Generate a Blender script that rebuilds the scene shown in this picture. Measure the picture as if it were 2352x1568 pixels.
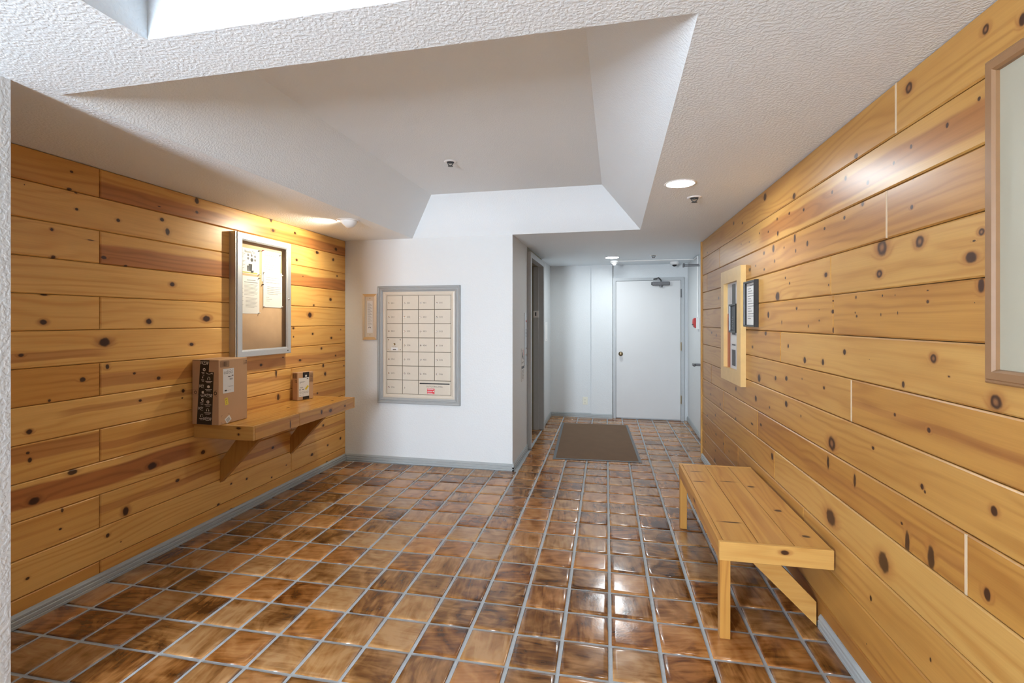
import bpy, bmesh, math, random
from mathutils import Matrix, Vector
random.seed(7)
for o in list(bpy.data.objects): bpy.data.objects.remove(o)
S = bpy.context.scene
C = S.collection
PI = math.pi

# ------------------------------------------------------------------ camera, light, exposure
cam = bpy.data.cameras.new('camera'); camo = bpy.data.objects.new('camera', cam); C.objects.link(camo)
camo.location = (0, 0, 1.42); camo.rotation_euler = (PI/2, 0, 0.2135)
cam.sensor_width = 36; cam.lens = 1100/2352*36; cam.shift_y = -46.5/2352; cam.clip_start = 0.02
S.camera = camo
try:
    S.cycles.max_bounces = 7; S.cycles.diffuse_bounces = 5; S.cycles.glossy_bounces = 3; S.cycles.use_light_tree = False; S.cycles.adaptive_threshold = .02
except AttributeError: pass
S.view_settings.view_transform = 'Standard'; S.view_settings.look = 'None'
S.view_settings.gamma = 1; S.view_settings.use_curve_mapping = False
S.view_settings.exposure = 0.58
W_ = bpy.data.worlds.new('world'); S.world = W_; W_.use_nodes = True
W_.node_tree.nodes['Background'].inputs[0].default_value = (.80, .88, 1, 1)
W_.node_tree.nodes['Background'].inputs[1].default_value = .6
def area(name, loc, rot, sx, sy, power, col=(1, 1, 1)):
    l = bpy.data.lights.new(name, 'AREA'); l.shape = 'RECTANGLE'; l.size = sx; l.size_y = sy
    l.energy = power; l.color = col
    o = bpy.data.objects.new(name, l); C.objects.link(o); o.location = loc; o.rotation_euler = rot
    return o
# daylight through the glazed entrance behind the camera
area('entrance_daylight', (-1.69, -2.38, 1.45), (PI/2, 0, 0), .58, 1.25, 240, (.84, .94, 1.05))
LAMP = 172.0          # radiance of the recessed lamp lenses
SPOT = 43.0          # watts of the adjustable wall spot

# ------------------------------------------------------------------ helpers
WM = {}
def setp(o, label=None, cat=None, group=None, kind=None):
    if label: o['label'] = label
    if cat: o['category'] = cat
    if group: o['group'] = group
    if kind: o['kind'] = kind
    return o
def thing(name, label, cat, loc=(0, 0, 0), rz=0, group=None):
    o = bpy.data.objects.new(name, None); C.objects.link(o); o.empty_display_size = .05
    o.location = loc; o.rotation_euler = (0, 0, rz)
    WM[o.name] = Matrix.Translation(loc) @ Matrix.Rotation(rz, 4, 'Z')
    return setp(o, label, cat, group)
def mk(name, bm, mat, parent=None, M=None, smooth=False, label=None, cat=None, group=None, kind=None, origin=None):
    if M is not None: bm.transform(M)
    w = Matrix.Identity(4)
    if parent is not None: w = WM[parent.name]
    elif origin is not None: w = Matrix.Translation(origin)
    bm.transform(w.inverted())
    bmesh.ops.recalc_face_normals(bm, faces=bm.faces)
    me = bpy.data.meshes.new(name); bm.to_mesh(me); bm.free()
    if smooth:
        for p in me.polygons: p.use_smooth = True
    me.materials.append(mat)
    o = bpy.data.objects.new(name, me); C.objects.link(o)
    if parent is not None: o.parent = parent
    elif origin is not None: o.location = origin
    WM[o.name] = w
    return setp(o, label, cat, group, kind)
def box(x0, x1, y0, y1, z0, z1, bm=None, bev=0, seg=1):
    b = bmesh.new()
    r = bmesh.ops.create_cube(b, size=1)
    for v in b.verts:
        v.co = Vector(((x0+x1)/2+v.co.x*(x1-x0), (y0+y1)/2+v.co.y*(y1-y0), (z0+z1)/2+v.co.z*(z1-z0)))
    if bev: bmesh.ops.bevel(b, geom=list(b.edges), offset=bev, segments=seg, affect='EDGES', profile=.5)
    return join(bm, b)
def join(bm, b):
    if bm is None: return b
    me = bpy.data.meshes.new('tmp'); b.to_mesh(me); b.free(); bm.from_mesh(me); bpy.data.meshes.remove(me)
    return bm
def cyl(p, q, r0, r1=None, n=16, bm=None, caps=True):
    r1 = r0 if r1 is None else r1
    p, q = Vector(p), Vector(q); d = q-p
    b = bmesh.new()
    bmesh.ops.create_cone(b, cap_ends=caps, segments=n, radius1=r0, radius2=r1, depth=d.length)
    b.transform(Matrix.Translation((p+q)/2) @ d.to_track_quat('Z', 'Y').to_matrix().to_4x4())
    return join(bm, b)
def lathe(prof, n=24, bm=None, M=None):
    b = bmesh.new(); rings = []
    for r, z in prof:
        rings.append([b.verts.new((r*math.cos(2*PI*i/n), r*math.sin(2*PI*i/n), z)) for i in range(n)] if r > 1e-6 else [b.verts.new((0, 0, z))])
    for A, B in zip(rings, rings[1:]):
        for i in range(n):
            j = (i+1) % n
            if len(A) == 1 and len(B) == 1: continue
            if len(A) == 1: b.faces.new((A[0], B[i], B[j]))
            elif len(B) == 1: b.faces.new((A[i], B[0], A[j]))
            else: b.faces.new((A[i], B[i], B[j], A[j]))
    if M is not None: b.transform(M)
    return join(bm, b)
def prism(poly, d, axis, a0, bm=None):
    """poly: 2-D points; extruded from a0 to a0+d along axis ('X': poly=(y,z), 'Y': (x,z), 'Z': (x,y))"""
    f = {'X': lambda p, a: (a, p[0], p[1]), 'Y': lambda p, a: (p[0], a, p[1]), 'Z': lambda p, a: (p[0], p[1], a)}[axis]
    b = bmesh.new()
    A = [b.verts.new(f(p, a0)) for p in poly]; B = [b.verts.new(f(p, a0+d)) for p in poly]
    b.faces.new(A); b.faces.new(B[::-1])
    for i in range(len(poly)):
        j = (i+1) % len(poly); b.faces.new((A[i], A[j], B[j], B[i]))
    return join(bm, b)
def tube(pts, r, n=8, bm=None):
    for p, q in zip(pts, pts[1:]): bm = cyl(p, q, r, n=n, bm=bm)
    return bm
def molding(u0, u1, v0, v1, prof, bm=None):
    """mitred frame in (u,v,h): prof = (inset, height) pairs; result x=u, y=v, z=h"""
    b = bmesh.new(); rings = []
    for i, h in prof:
        rings.append([b.verts.new((a, c, h)) for a, c in ((u0+i, v0+i), (u1-i, v0+i), (u1-i, v1-i), (u0+i, v1-i))])
    for A, B in zip(rings, rings[1:]):
        for k in range(4): b.faces.new((A[k], A[(k+1) % 4], B[(k+1) % 4], B[k]))
    return join(bm, b)
def quadstrip(rects, h, bm=None):
    """flat print: list of (u0,u1,v0,v1) thin slabs at height h"""
    b = bmesh.new()
    for u0, u1, v0, v1 in rects:
        b.faces.new([b.verts.new(p) for p in ((u0, v0, h), (u1, v0, h), (u1, v1, h), (u0, v1, h))])
    return join(bm, b)
XL, YB, ZC = -2.705, 4.43, 2.24
# (u,v,h) -> world on each wall
MB_ = Matrix(((1, 0, 0, 0), (0, 0, -1, YB), (0, 1, 0, 0), (0, 0, 0, 1)))                 # back wall, u = x
ML_ = Matrix(((0, 0, 1, XL), (1, 0, 0, 0), (0, 1, 0, 0), (0, 0, 0, 1)))                  # left wall, u = y
RW = Matrix.Translation((.9767, 0, 0)) @ Matrix.Rotation(.0212, 4, 'Z')
MR_ = RW @ Matrix(((0, 0, -1, 0), (-1, 0, 0, 0), (0, 1, 0, 0), (0, 0, 0, 1)))            # right wall, u = -y'
def MF(M, y):   # plane facing -y at given y (u = x)
    return Matrix(((1, 0, 0, 0), (0, 0, -1, y), (0, 1, 0, 0), (0, 0, 0, 1)))

# text meshes are made first, while the scene is small
TXT = {}
def make_texts(strings):
    tmp = []
    for s in strings:
        cu = bpy.data.curves.new('t', 'FONT'); cu.body = s; cu.size = 1; cu.align_x = 'CENTER'; cu.align_y = 'CENTER'; cu.resolution_u = 3
        o = bpy.data.objects.new('t', cu); C.objects.link(o); tmp.append((s, o, cu))
    dg = bpy.context.evaluated_depsgraph_get()
    for s, o, cu in tmp:
        TXT[s] = bpy.data.meshes.new_from_object(o.evaluated_get(dg))
    for s, o, cu in tmp:
        bpy.data.objects.remove(o); bpy.data.curves.remove(cu)
NUMS = [[201, 202, 203, None, 204, 205, 206], [301, 302, 303, 304, 305, 306, 0], [401, 402, 403, 404, 405, 406, None], [501, 502, 503, 504, 505, 506, None]]
make_texts([str(n) for c in NUMS for n in c if n] + ['OUTGOING MAIL', 'U.S. MAIL', 'prime', 'Recycling Tips', 'H'])
def text(s, size, u, v, h, rot=0, bm=None, sx=1):
    b = bmesh.new(); b.from_mesh(TXT[s])
    b.transform(Matrix.Translation((u, v, h)) @ Matrix.Rotation(rot, 4, 'Z') @ Matrix.Diagonal((size*sx, size, size, 1)))
    return join(bm, b)

# ------------------------------------------------------------------ materials
def newmat(name):
    m = bpy.data.materials.new(name); m.use_nodes = True; nt = m.node_tree
    return m, nt, nt.nodes['Principled BSDF']
def nd(nt, t, **kw):
    n = nt.nodes.new(t)
    for k, v in kw.items():
        if k.startswith('i_'):
            k = k[2:]; k = int(k) if k.isdigit() else k.replace('_', ' ')
            if isinstance(v, bpy.types.NodeSocket): nt.links.new(v, n.inputs[k])
            else: n.inputs[k].default_value = v
        else: setattr(n, k, v)
    return n
def math_(nt, op, a, b=None, c=None, clamp=False):
    n = nt.nodes.new('ShaderNodeMath'); n.operation = op; n.use_clamp = clamp
    for i, v in enumerate((a, b, c)):
        if v is None: continue
        if isinstance(v, bpy.types.NodeSocket): nt.links.new(v, n.inputs[i])
        else: n.inputs[i].default_value = v
    return n.outputs[0]
def sstep(nt, x, lo, hi, a=0., b=1.):
    n = nt.nodes.new('ShaderNodeMapRange'); n.interpolation_type = 'SMOOTHSTEP'
    for i, v in enumerate((x, lo, hi, a, b)):
        if isinstance(v, bpy.types.NodeSocket): nt.links.new(v, n.inputs[i])
        else: n.inputs[i].default_value = v
    return n.outputs[0]
def mix(nt, f, a, b, mode='MIX'):
    n = nt.nodes.new('ShaderNodeMix'); n.data_type = 'RGBA'; n.blend_type = mode
    for k, v in ((0, f), (6, a), (7, b)):
        if isinstance(v, bpy.types.NodeSocket): nt.links.new(v, n.inputs[k])
        else: n.inputs[k].default_value = v if not isinstance(v, tuple) else (*v[:3], 1)
    return n.outputs[2]
def ramp(nt, f, stops):
    n = nt.nodes.new('ShaderNodeValToRGB'); e = n.color_ramp.elements
    while len(e) < len(stops): e.new(.5)
    for x, (p, c) in zip(e, stops): x.position = p; x.color = (*c[:3], 1)
    nt.links.new(f, n.inputs[0]); return n.outputs[0]
def plain(name, col, rough=.5, metal=0, spec=.5, noise=0.0, nscale=30, bump=0, bscale=200):
    m, nt, p = newmat(name)
    p.inputs['Base Color'].default_value = (*col, 1); p.inputs['Roughness'].default_value = rough
    p.inputs['Metallic'].default_value = metal; p.inputs['Specular IOR Level'].default_value = spec
    tc = nd(nt, 'ShaderNodeTexCoord').outputs['Object']
    if noise:
        n = nd(nt, 'ShaderNodeTexNoise', i_Vector=tc, i_Scale=nscale, i_Detail=3.).outputs[0]
        nt.links.new(mix(nt, n, tuple(c*(1-noise) for c in col), tuple(min(1, c*(1+noise)) for c in col)), p.inputs['Base Color'])
    if bump:
        n = nd(nt, 'ShaderNodeTexNoise', i_Vector=tc, i_Scale=bscale, i_Detail=2.).outputs[0]
        b = nd(nt, 'ShaderNodeBump', i_Strength=bump, i_Distance=.002, i_Height=n)
        nt.links.new(b.outputs[0], p.inputs['Normal'])
    return m
def emis(name, col, s):
    m, nt, p = newmat(name)
    p.inputs['Base Color'].default_value = (*col, 1); p.inputs['Emission Color'].default_value = (*col, 1); p.inputs['Emission Strength'].default_value = s
    return m
def plaster(name, col, depth, scale, rough=.55, strength=.6):
    m, nt, p = newmat(name); g = nd(nt, 'ShaderNodeNewGeometry').outputs['Position']
    n = nd(nt, 'ShaderNodeTexNoise', i_Vector=g, i_Scale=scale, i_Detail=1., i_Roughness=.45).outputs[0]
    h = sstep(nt, n, .40, .62)
    b = nd(nt, 'ShaderNodeBump', i_Strength=strength, i_Distance=depth, i_Height=h)
    big = nd(nt, 'ShaderNodeTexNoise', i_Vector=g, i_Scale=1.4, i_Detail=1.).outputs[0]
    nt.links.new(mix(nt, big, tuple(c*.95 for c in col), col), p.inputs['Base Color'])
    nt.links.new(b.outputs[0], p.inputs['Normal']); p.inputs['Roughness'].default_value = rough
    p.inputs['Specular IOR Level'].default_value = .35
    return m

# --- pine boards: node groups for the grain and for a knot
def gsock(g, name, io, t='NodeSocketFloat', d=None):
    s = g.interface.new_socket(name, in_out=io, socket_type=t)
    if d is not None: s.default_value = d
def make_pine():
    g = bpy.data.node_groups.new('pine_grain', 'ShaderNodeTree')
    for n, d in (('Along', 0), ('Across', 0), ('Depth', 0), ('Seed', 0), ('Disp', 0), ('SC', 0), ('SW', .01), ('SA', 0), ('A0', -9), ('A1', 9)): gsock(g, n, 'INPUT', d=float(d))
    for n in ('ColA', 'ColB', 'ColH'): gsock(g, n, 'INPUT', 'NodeSocketColor')
    gsock(g, 'Color', 'OUTPUT', 'NodeSocketColor'); gsock(g, 'Fac', 'OUTPUT')
    i = g.nodes.new('NodeGroupInput').outputs; out = g.nodes.new('NodeGroupOutput')
    def vec(ka, kc, kd=1.):
        return nd(g, 'ShaderNodeCombineXYZ', i_0=math_(g, 'MULTIPLY', math_(g, 'ADD', i['Along'], math_(g, 'MULTIPLY', i['Seed'], 7.3)), ka),
                  i_1=math_(g, 'MULTIPLY', i['Across'], kc), i_2=math_(g, 'ADD', math_(g, 'MULTIPLY', i['Depth'], kd), math_(g, 'MULTIPLY', i['Seed'], 3.1))).outputs[0]
    nA = nd(g, 'ShaderNodeTexNoise', i_Vector=vec(.9, 5.5, 5.5), i_Scale=1., i_Detail=2., i_Distortion=.5).outputs[0]
    t = math_(g, 'ADD', math_(g, 'ADD', math_(g, 'MULTIPLY', i['Across'], 150.), math_(g, 'MULTIPLY', nA, 34.)), math_(g, 'MULTIPLY', i['Disp'], 9.))
    gr = math_(g, 'POWER', math_(g, 'MULTIPLY_ADD', math_(g, 'SINE', t), .5, .5), 2.2)
    nB = nd(g, 'ShaderNodeTexNoise', i_Vector=vec(1.6, 9., 9.), i_Scale=1., i_Detail=1.).outputs[0]
    vis = sstep(g, nB, .34, .62, .12, .95)
    fib = nd(g, 'ShaderNodeTexNoise', i_Vector=vec(5., 260., 260.), i_Scale=1., i_Detail=2.).outputs[0]
    lg = nd(g, 'ShaderNodeTexNoise', i_Vector=vec(1.1, 6., 6.), i_Scale=1.3, i_Detail=2.).outputs[0]
    col = mix(g, math_(g, 'MULTIPLY', math_(g, 'MULTIPLY', gr, vis), .60), i['ColA'], i['ColB'])
    col = mix(g, sstep(g, lg, .45, .75, 0., .45), col, i['ColB'])
    ew = nd(g, 'ShaderNodeTexNoise', i_Vector=vec(1.7, 0., 0.), i_Scale=1., i_Detail=2.).outputs[0]
    e = math_(g, 'ABSOLUTE', math_(g, 'ADD', math_(g, 'SUBTRACT', i['Across'], i['SC']), math_(g, 'MULTIPLY', math_(g, 'SUBTRACT', ew, .5), .06)))
    st = math_(g, 'SUBTRACT', 1., sstep(g, e, math_(g, 'MULTIPLY', i['SW'], .82), math_(g, 'MULTIPLY', i['SW'], 1.12)))
    lim = math_(g, 'MULTIPLY', sstep(g, i['Along'], i['A0'], math_(g, 'ADD', i['A0'], .12)), math_(g, 'SUBTRACT', 1., sstep(g, i['Along'], math_(g, 'SUBTRACT', i['A1'], .12), i['A1'])))
    st = math_(g, 'MULTIPLY', math_(g, 'MULTIPLY', st, lim), i['SA'])
    hc = mix(g, math_(g, 'MULTIPLY', gr, .4), i['ColH'], (.16, .05, .015))
    col = mix(g, st, col, hc)
    col = mix(g, 1., col, nd(g, 'ShaderNodeCombineXYZ', i_0=math_(g, 'MULTIPLY_ADD', fib, .22, .89), i_1=math_(g, 'MULTIPLY_ADD', fib, .24, .88), i_2=math_(g, 'MULTIPLY_ADD', fib, .28, .86)).outputs[0], 'MULTIPLY')
    g.links.new(col, out.inputs['Color']); g.links.new(math_(g, 'ADD', fib, gr), out.inputs['Fac'])
    return g
def make_knot():
    g = bpy.data.node_groups.new('pine_knot', 'ShaderNodeTree')
    for n in ('Along', 'Across', 'Wob', 'CX', 'CY', 'RX', 'RY', 'Kind', 'Core', 'Inner', 'Halo'): gsock(g, n, 'INPUT', d=0.)
    for n in ('Core', 'Inner', 'Halo'): gsock(g, n, 'OUTPUT')
    i = g.nodes.new('NodeGroupInput').outputs; out = g.nodes.new('NodeGroupOutput')
    dx = math_(g, 'DIVIDE', math_(g, 'SUBTRACT', i['Along'], i['CX']), i['RX'])
    dy = math_(g, 'DIVIDE', math_(g, 'SUBTRACT', i['Across'], i['CY']), i['RY'])
    d = math_(g, 'MULTIPLY', math_(g, 'SQRT', math_(g, 'ADD', math_(g, 'MULTIPLY', dx, dx), math_(g, 'MULTIPLY', dy, dy))), math_(g, 'ADD', 1., math_(g, 'MULTIPLY', i['Wob'], .5)))
    core = math_(g, 'SUBTRACT', 1., sstep(g, d, .68, 1.18))
    k2 = math_(g, 'GREATER_THAN', i['Kind'], 1.5)
    inner = math_(g, 'MULTIPLY', math_(g, 'SUBTRACT', 1., sstep(g, d, .12, .66)), k2)
    hx, hy = math_(g, 'MULTIPLY', dx, .42), math_(g, 'MULTIPLY', dy, .58)
    hd = math_(g, 'SQRT', math_(g, 'ADD', math_(g, 'MULTIPLY', hx, hx), math_(g, 'MULTIPLY', hy, hy)))
    halo = math_(g, 'MULTIPLY', math_(g, 'SUBTRACT', 1., sstep(g, hd, .2, 1.15)), math_(g, 'ADD', .42, math_(g, 'MULTIPLY', math_(g, 'MINIMUM', i['Kind'], 1.), .46)))
    for n, v in (('Core', core), ('Inner', inner), ('Halo', halo)): g.links.new(math_(g, 'MAXIMUM', v, i[n]), out.inputs[n])
    return g
PINE, KNOT = make_pine(), make_knot()
def lerp3(t):
    L, Mi, D = (.612, .360, .110), (.492, .240, .054), (.310, .116, .022)
    a, b, k = (L, Mi, t*2) if t < .5 else (Mi, D, t*2-1)
    return tuple(x+(y-x)*k for x, y in zip(a, b))
PALE = 1.0
def pine(name, seed, tone, knots=(), stripe=None, axes='YZX', rough=.36, org=(0, 0, 0), lum=.95):
    m, nt, p = newmat(name); oa, oc = org['XYZ'.index(axes[0])], org['XYZ'.index(axes[1])]
    knots = [(q[0]-oa, q[1]-oc, *q[2:]) for q in knots]
    if stripe: stripe = (stripe[0]-oc, *stripe[1:3], stripe[3]-oa, stripe[4]-oa)
    xyz = nd(nt, 'ShaderNodeSeparateXYZ', i_0=nd(nt, 'ShaderNodeTexCoord').outputs['Object']).outputs
    al, ac, de = (xyz['XYZ'.index(a)] for a in axes)
    ca = tuple(c*lum for c in lerp3(tone)); cb = tuple(c*f*lum for c, f in zip(lerp3(min(1, tone+.42)), (.92, .84, .75)))
    core = inner = halo = None
    if knots:
        wob = math_(nt, 'SUBTRACT', nd(nt, 'ShaderNodeTexNoise', i_Vector=nd(nt, 'ShaderNodeTexCoord').outputs['Object'], i_Scale=45., i_Detail=1.).outputs[0], .5)
        for cx, cy, rx, ry, kd in knots:
            n = nt.nodes.new('ShaderNodeGroup'); n.node_tree = KNOT
            nt.links.new(al, n.inputs['Along']); nt.links.new(ac, n.inputs['Across']); nt.links.new(wob, n.inputs['Wob'])
            for k, v in (('CX', cx), ('CY', cy), ('RX', rx), ('RY', ry), ('Kind', kd)): n.inputs[k].default_value = v
            if core is not None:
                nt.links.new(core, n.inputs['Core']); nt.links.new(inner, n.inputs['Inner']); nt.links.new(halo, n.inputs['Halo'])
            core, inner, halo = n.outputs['Core'], n.outputs['Inner'], n.outputs['Halo']
    g = nt.nodes.new('ShaderNodeGroup'); g.node_tree = PINE
    nt.links.new(al, g.inputs['Along']); nt.links.new(ac, g.inputs['Across']); nt.links.new(de, g.inputs['Depth'])
    g.inputs['Seed'].default_value = seed
    for k, v in (('ColA', ca), ('ColB', cb), ('ColH', tuple(c*lum for c in (.335, .120, .033)))): g.inputs[k].default_value = (*v, 1)
    if stripe:
        for k, v in zip(('SC', 'SW', 'SA', 'A0', 'A1'), stripe): g.inputs[k].default_value = v
    col = g.outputs['Color']
    if core is not None:
        nt.links.new(halo, g.inputs['Disp'])
        col = mix(nt, math_(nt, 'MULTIPLY', halo, .92), col, (.27, .092, .022))
        kc = mix(nt, inner, (.030, .011, .006), (.22, .095, .035))
        col = mix(nt, math_(nt, 'MULTIPLY', core, .93), col, kc)
    nt.links.new(col, p.inputs['Base Color'])
    p.inputs['Roughness'].default_value = rough; p.inputs['Specular IOR Level'].default_value = .42
    return m
def tile_mat(name, stuff):
    m, nt, p = newmat(name)
    tc = nd(nt, 'ShaderNodeTexCoord').outputs['Object']; geo = nd(nt, 'ShaderNodeNewGeometry').outputs
    if stuff: rnd = geo['Random Per Island']; vec = geo['Position']
    else: rnd = nd(nt, 'ShaderNodeObjectInfo').outputs['Random']; vec = tc
    r2 = math_(nt, 'FRACT', math_(nt, 'MULTIPLY', rnd, 37.17)); r3 = math_(nt, 'FRACT', math_(nt, 'MULTIPLY', rnd, 91.7))
    rot = nd(nt, 'ShaderNodeVectorRotate', rotation_type='Z_AXIS', i_Vector=vec, i_Angle=math_(nt, 'MULTIPLY', math_(nt, 'FLOOR', math_(nt, 'MULTIPLY', r2, 3.)), 1.45)).outputs[0]
    off = nd(nt, 'ShaderNodeCombineXYZ', i_0=math_(nt, 'MULTIPLY', rnd, 40.), i_1=math_(nt, 'MULTIPLY', r2, 40.), i_2=r3).outputs[0]
    q = nd(nt, 'ShaderNodeVectorMath', operation='ADD', i_0=rot, i_1=off).outputs[0]
    s1 = nd(nt, 'ShaderNodeVectorMath', operation='MULTIPLY', i_0=q, i_1=(5., 34., 5.)).outputs[0]
    streak = nd(nt, 'ShaderNodeTexNoise', i_Vector=s1, i_Scale=1., i_Detail=3., i_Distortion=.9).outputs[0]
    cloud = nd(nt, 'ShaderNodeTexNoise', i_Vector=q, i_Scale=7.5, i_Detail=3., i_Distortion=1.2).outputs[0]
    f = math_(nt, 'ADD', math_(nt, 'MULTIPLY', streak, .45), math_(nt, 'MULTIPLY', cloud, .66))
    f = math_(nt, 'ADD', f, math_(nt, 'MULTIPLY', math_(nt, 'SUBTRACT', r3, .5), .26))
    col = ramp(nt, f, [(.29, (.048, .016, .004)), (.42, (.150, .058, .013)), (.55, (.270, .125, .038)), (.74, (.400, .220, .092))])
    warm = mix(nt, sstep(nt, r2, .3, .9), (1., 1., 1.), (1.10, .92, .72))
    col = mix(nt, 1., col, warm, 'MULTIPLY')
    nt.links.new(col, p.inputs['Base Color'])
    nt.links.new(math_(nt, 'MULTIPLY_ADD', cloud, .22, .10), p.inputs['Roughness'])
    p.inputs['Specular IOR Level'].default_value = .5
    p.inputs['Coat Weight'].default_value = .3; p.inputs['Coat Roughness'].default_value = .16; p.inputs['Coat IOR'].default_value = 1.6
    bn = nd(nt, 'ShaderNodeTexNoise', i_Vector=q, i_Scale=95., i_Detail=0.5).outputs[0]
    bl = nd(nt, 'ShaderNodeTexNoise', i_Vector=q, i_Scale=14., i_Detail=0.).outputs[0]
    h = math_(nt, 'ADD', math_(nt, 'MULTIPLY', bn, .35), math_(nt, 'MULTIPLY', bl, 2.8))
    b = nd(nt, 'ShaderNodeBump', i_Strength=.32, i_Distance=.0015, i_Height=h)
    nt.links.new(b.outputs[0], p.inputs['Normal'])
    return m
M = {}
M['wall'] = plaster('wall_paint', (.655, .68, .69), .0020, 85, strength=.24)
M['ceil'] = plaster('ceiling_texture', (.815, .885, .935), .0026, 92, strength=.27)
M['coffer'] = plaster('coffer_paint', (.83, .905, .955), .0016, 105, strength=.28)
M['grout'] = plain('grout', (.36, .385, .40), .75, noise=.22, nscale=40, bump=.4)
M['base'] = plain('grey_gloss_paint', (.33, .355, .36), .38, noise=.06)
M['trimgrey'] = plain('grey_trim', (.42, .44, .45), .35, noise=.05)
M['mailtrim'] = plain('grey_mail_moulding', (.31, .325, .325), .35, noise=.04)
M['palewood'] = plain('pale_pine', (.60, .40, .165), .4, noise=.12, nscale=16)
M['white'] = plain('white_gloss', (.82, .82, .81), .35)
M['door'] = plain('door_paint', (.60, .605, .605), .35, noise=.03, nscale=3)
M['alu'] = plain('brushed_aluminium', (.62, .63, .64), .38, metal=.85, noise=.06, nscale=120)
M['chrome'] = plain('chrome', (.7, .7, .7), .18, metal=1)
M['brass'] = plain('aged_brass', (.30, .23, .14), .3, metal=1)
M['steel'] = plain('dark_steel', (.13, .13, .135), .4, metal=.7)
M['black'] = plain('black_plastic', (.012, .012, .013), .35)
M['darkgrey'] = plain('dark_grey', (.045, .047, .05), .45)
M['gap'] = plain('shadow_gap', (.02, .018, .016), .8)
M['cork'] = plain('tan_backing', (.55, .37, .22), .8, noise=.10, nscale=14)
M['paper'] = plain('paper', (.64, .64, .63), .7)
M['ink'] = plain('grey_ink', (.14, .14, .15), .7)
M['ink2'] = plain('black_ink', (.03, .03, .03), .7)
M['olive'] = plain('olive_print', (.42, .42, .12), .7)
M['card'] = plain('cardboard', (.47, .285, .155), .75, noise=.06, nscale=9)
M['cardprint'] = plain('cardboard_print', (.10, .052, .028), .75)
M['tape'] = plain('black_tape', (.016, .014, .014), .3)
M['tapeprint'] = plain('tape_print', (.75, .74, .70), .5)
M['yellow'] = plain('yellow_sticker', (.66, .52, .05), .6)
M['red'] = plain('red_plastic', (.50, .025, .025), .4)
M['redprint'] = plain('red_sticker', (.62, .02, .03), .5)
M['mail'] = plain('beige_enamel', (.56, .50, .41), .4, noise=.03)
M['mailgap'] = plain('mail_recess', (.16, .13, .09), .7)
M['engrave'] = plain('engraving', (.12, .10, .08), .6)
M['tanwood'] = plain('tan_wood', (.55, .37, .18), .5, noise=.1, nscale=30)
M['mat'] = plain('mat_pile', (.150, .088, .048), .95, noise=.12, nscale=8, bump=.6, bscale=400)
M['rubber'] = plain('mat_rubber', (.14, .145, .15), .6)
M['panelwhite'] = plain('panel_enamel', (.55, .55, .58), .4)
M['panelred'] = plain('panel_red', (.42, .13, .07), .5)
M['palepanel'] = plain('pale_board', (.37, .345, .265), .5, noise=.02, nscale=2)
M['cream'] = plain('cream_plate', (.72, .71, .60), .4)
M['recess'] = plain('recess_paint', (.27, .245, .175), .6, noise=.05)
M['filler'] = plain('joint_filler', (.56, .43, .29), .7)
M['framewood'] = plain('frame_wood', (.24, .125, .055), .35, noise=.14, nscale=22)
M['lens'] = emis('lamp_lens', (.90, .97, 1), LAMP)
M['glass'] = None
def glass():
    m, nt, p = newmat('clear_pane')
    p.inputs['Base Color'].default_value = (1, 1, 1, 1); p.inputs['Roughness'].default_value = .02
    t = nd(nt, 'ShaderNodeBsdfTransparent'); fr = nd(nt, 'ShaderNodeLayerWeight', i_Blend=.12)
    gl = nd(nt, 'ShaderNodeBsdfGlossy', i_Roughness=.03); mx = nt.nodes.new('ShaderNodeMixShader')
    nt.links.new(math_(nt, 'MULTIPLY', fr.outputs['Fresnel'], .5), mx.inputs[0]); nt.links.new(t.outputs[0], mx.inputs[1]); nt.links.new(gl.outputs[0], mx.inputs[2])
    nt.links.new(mx.outputs[0], nt.nodes['Material Output'].inputs[0]); return m
M['glass'] = glass()
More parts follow.
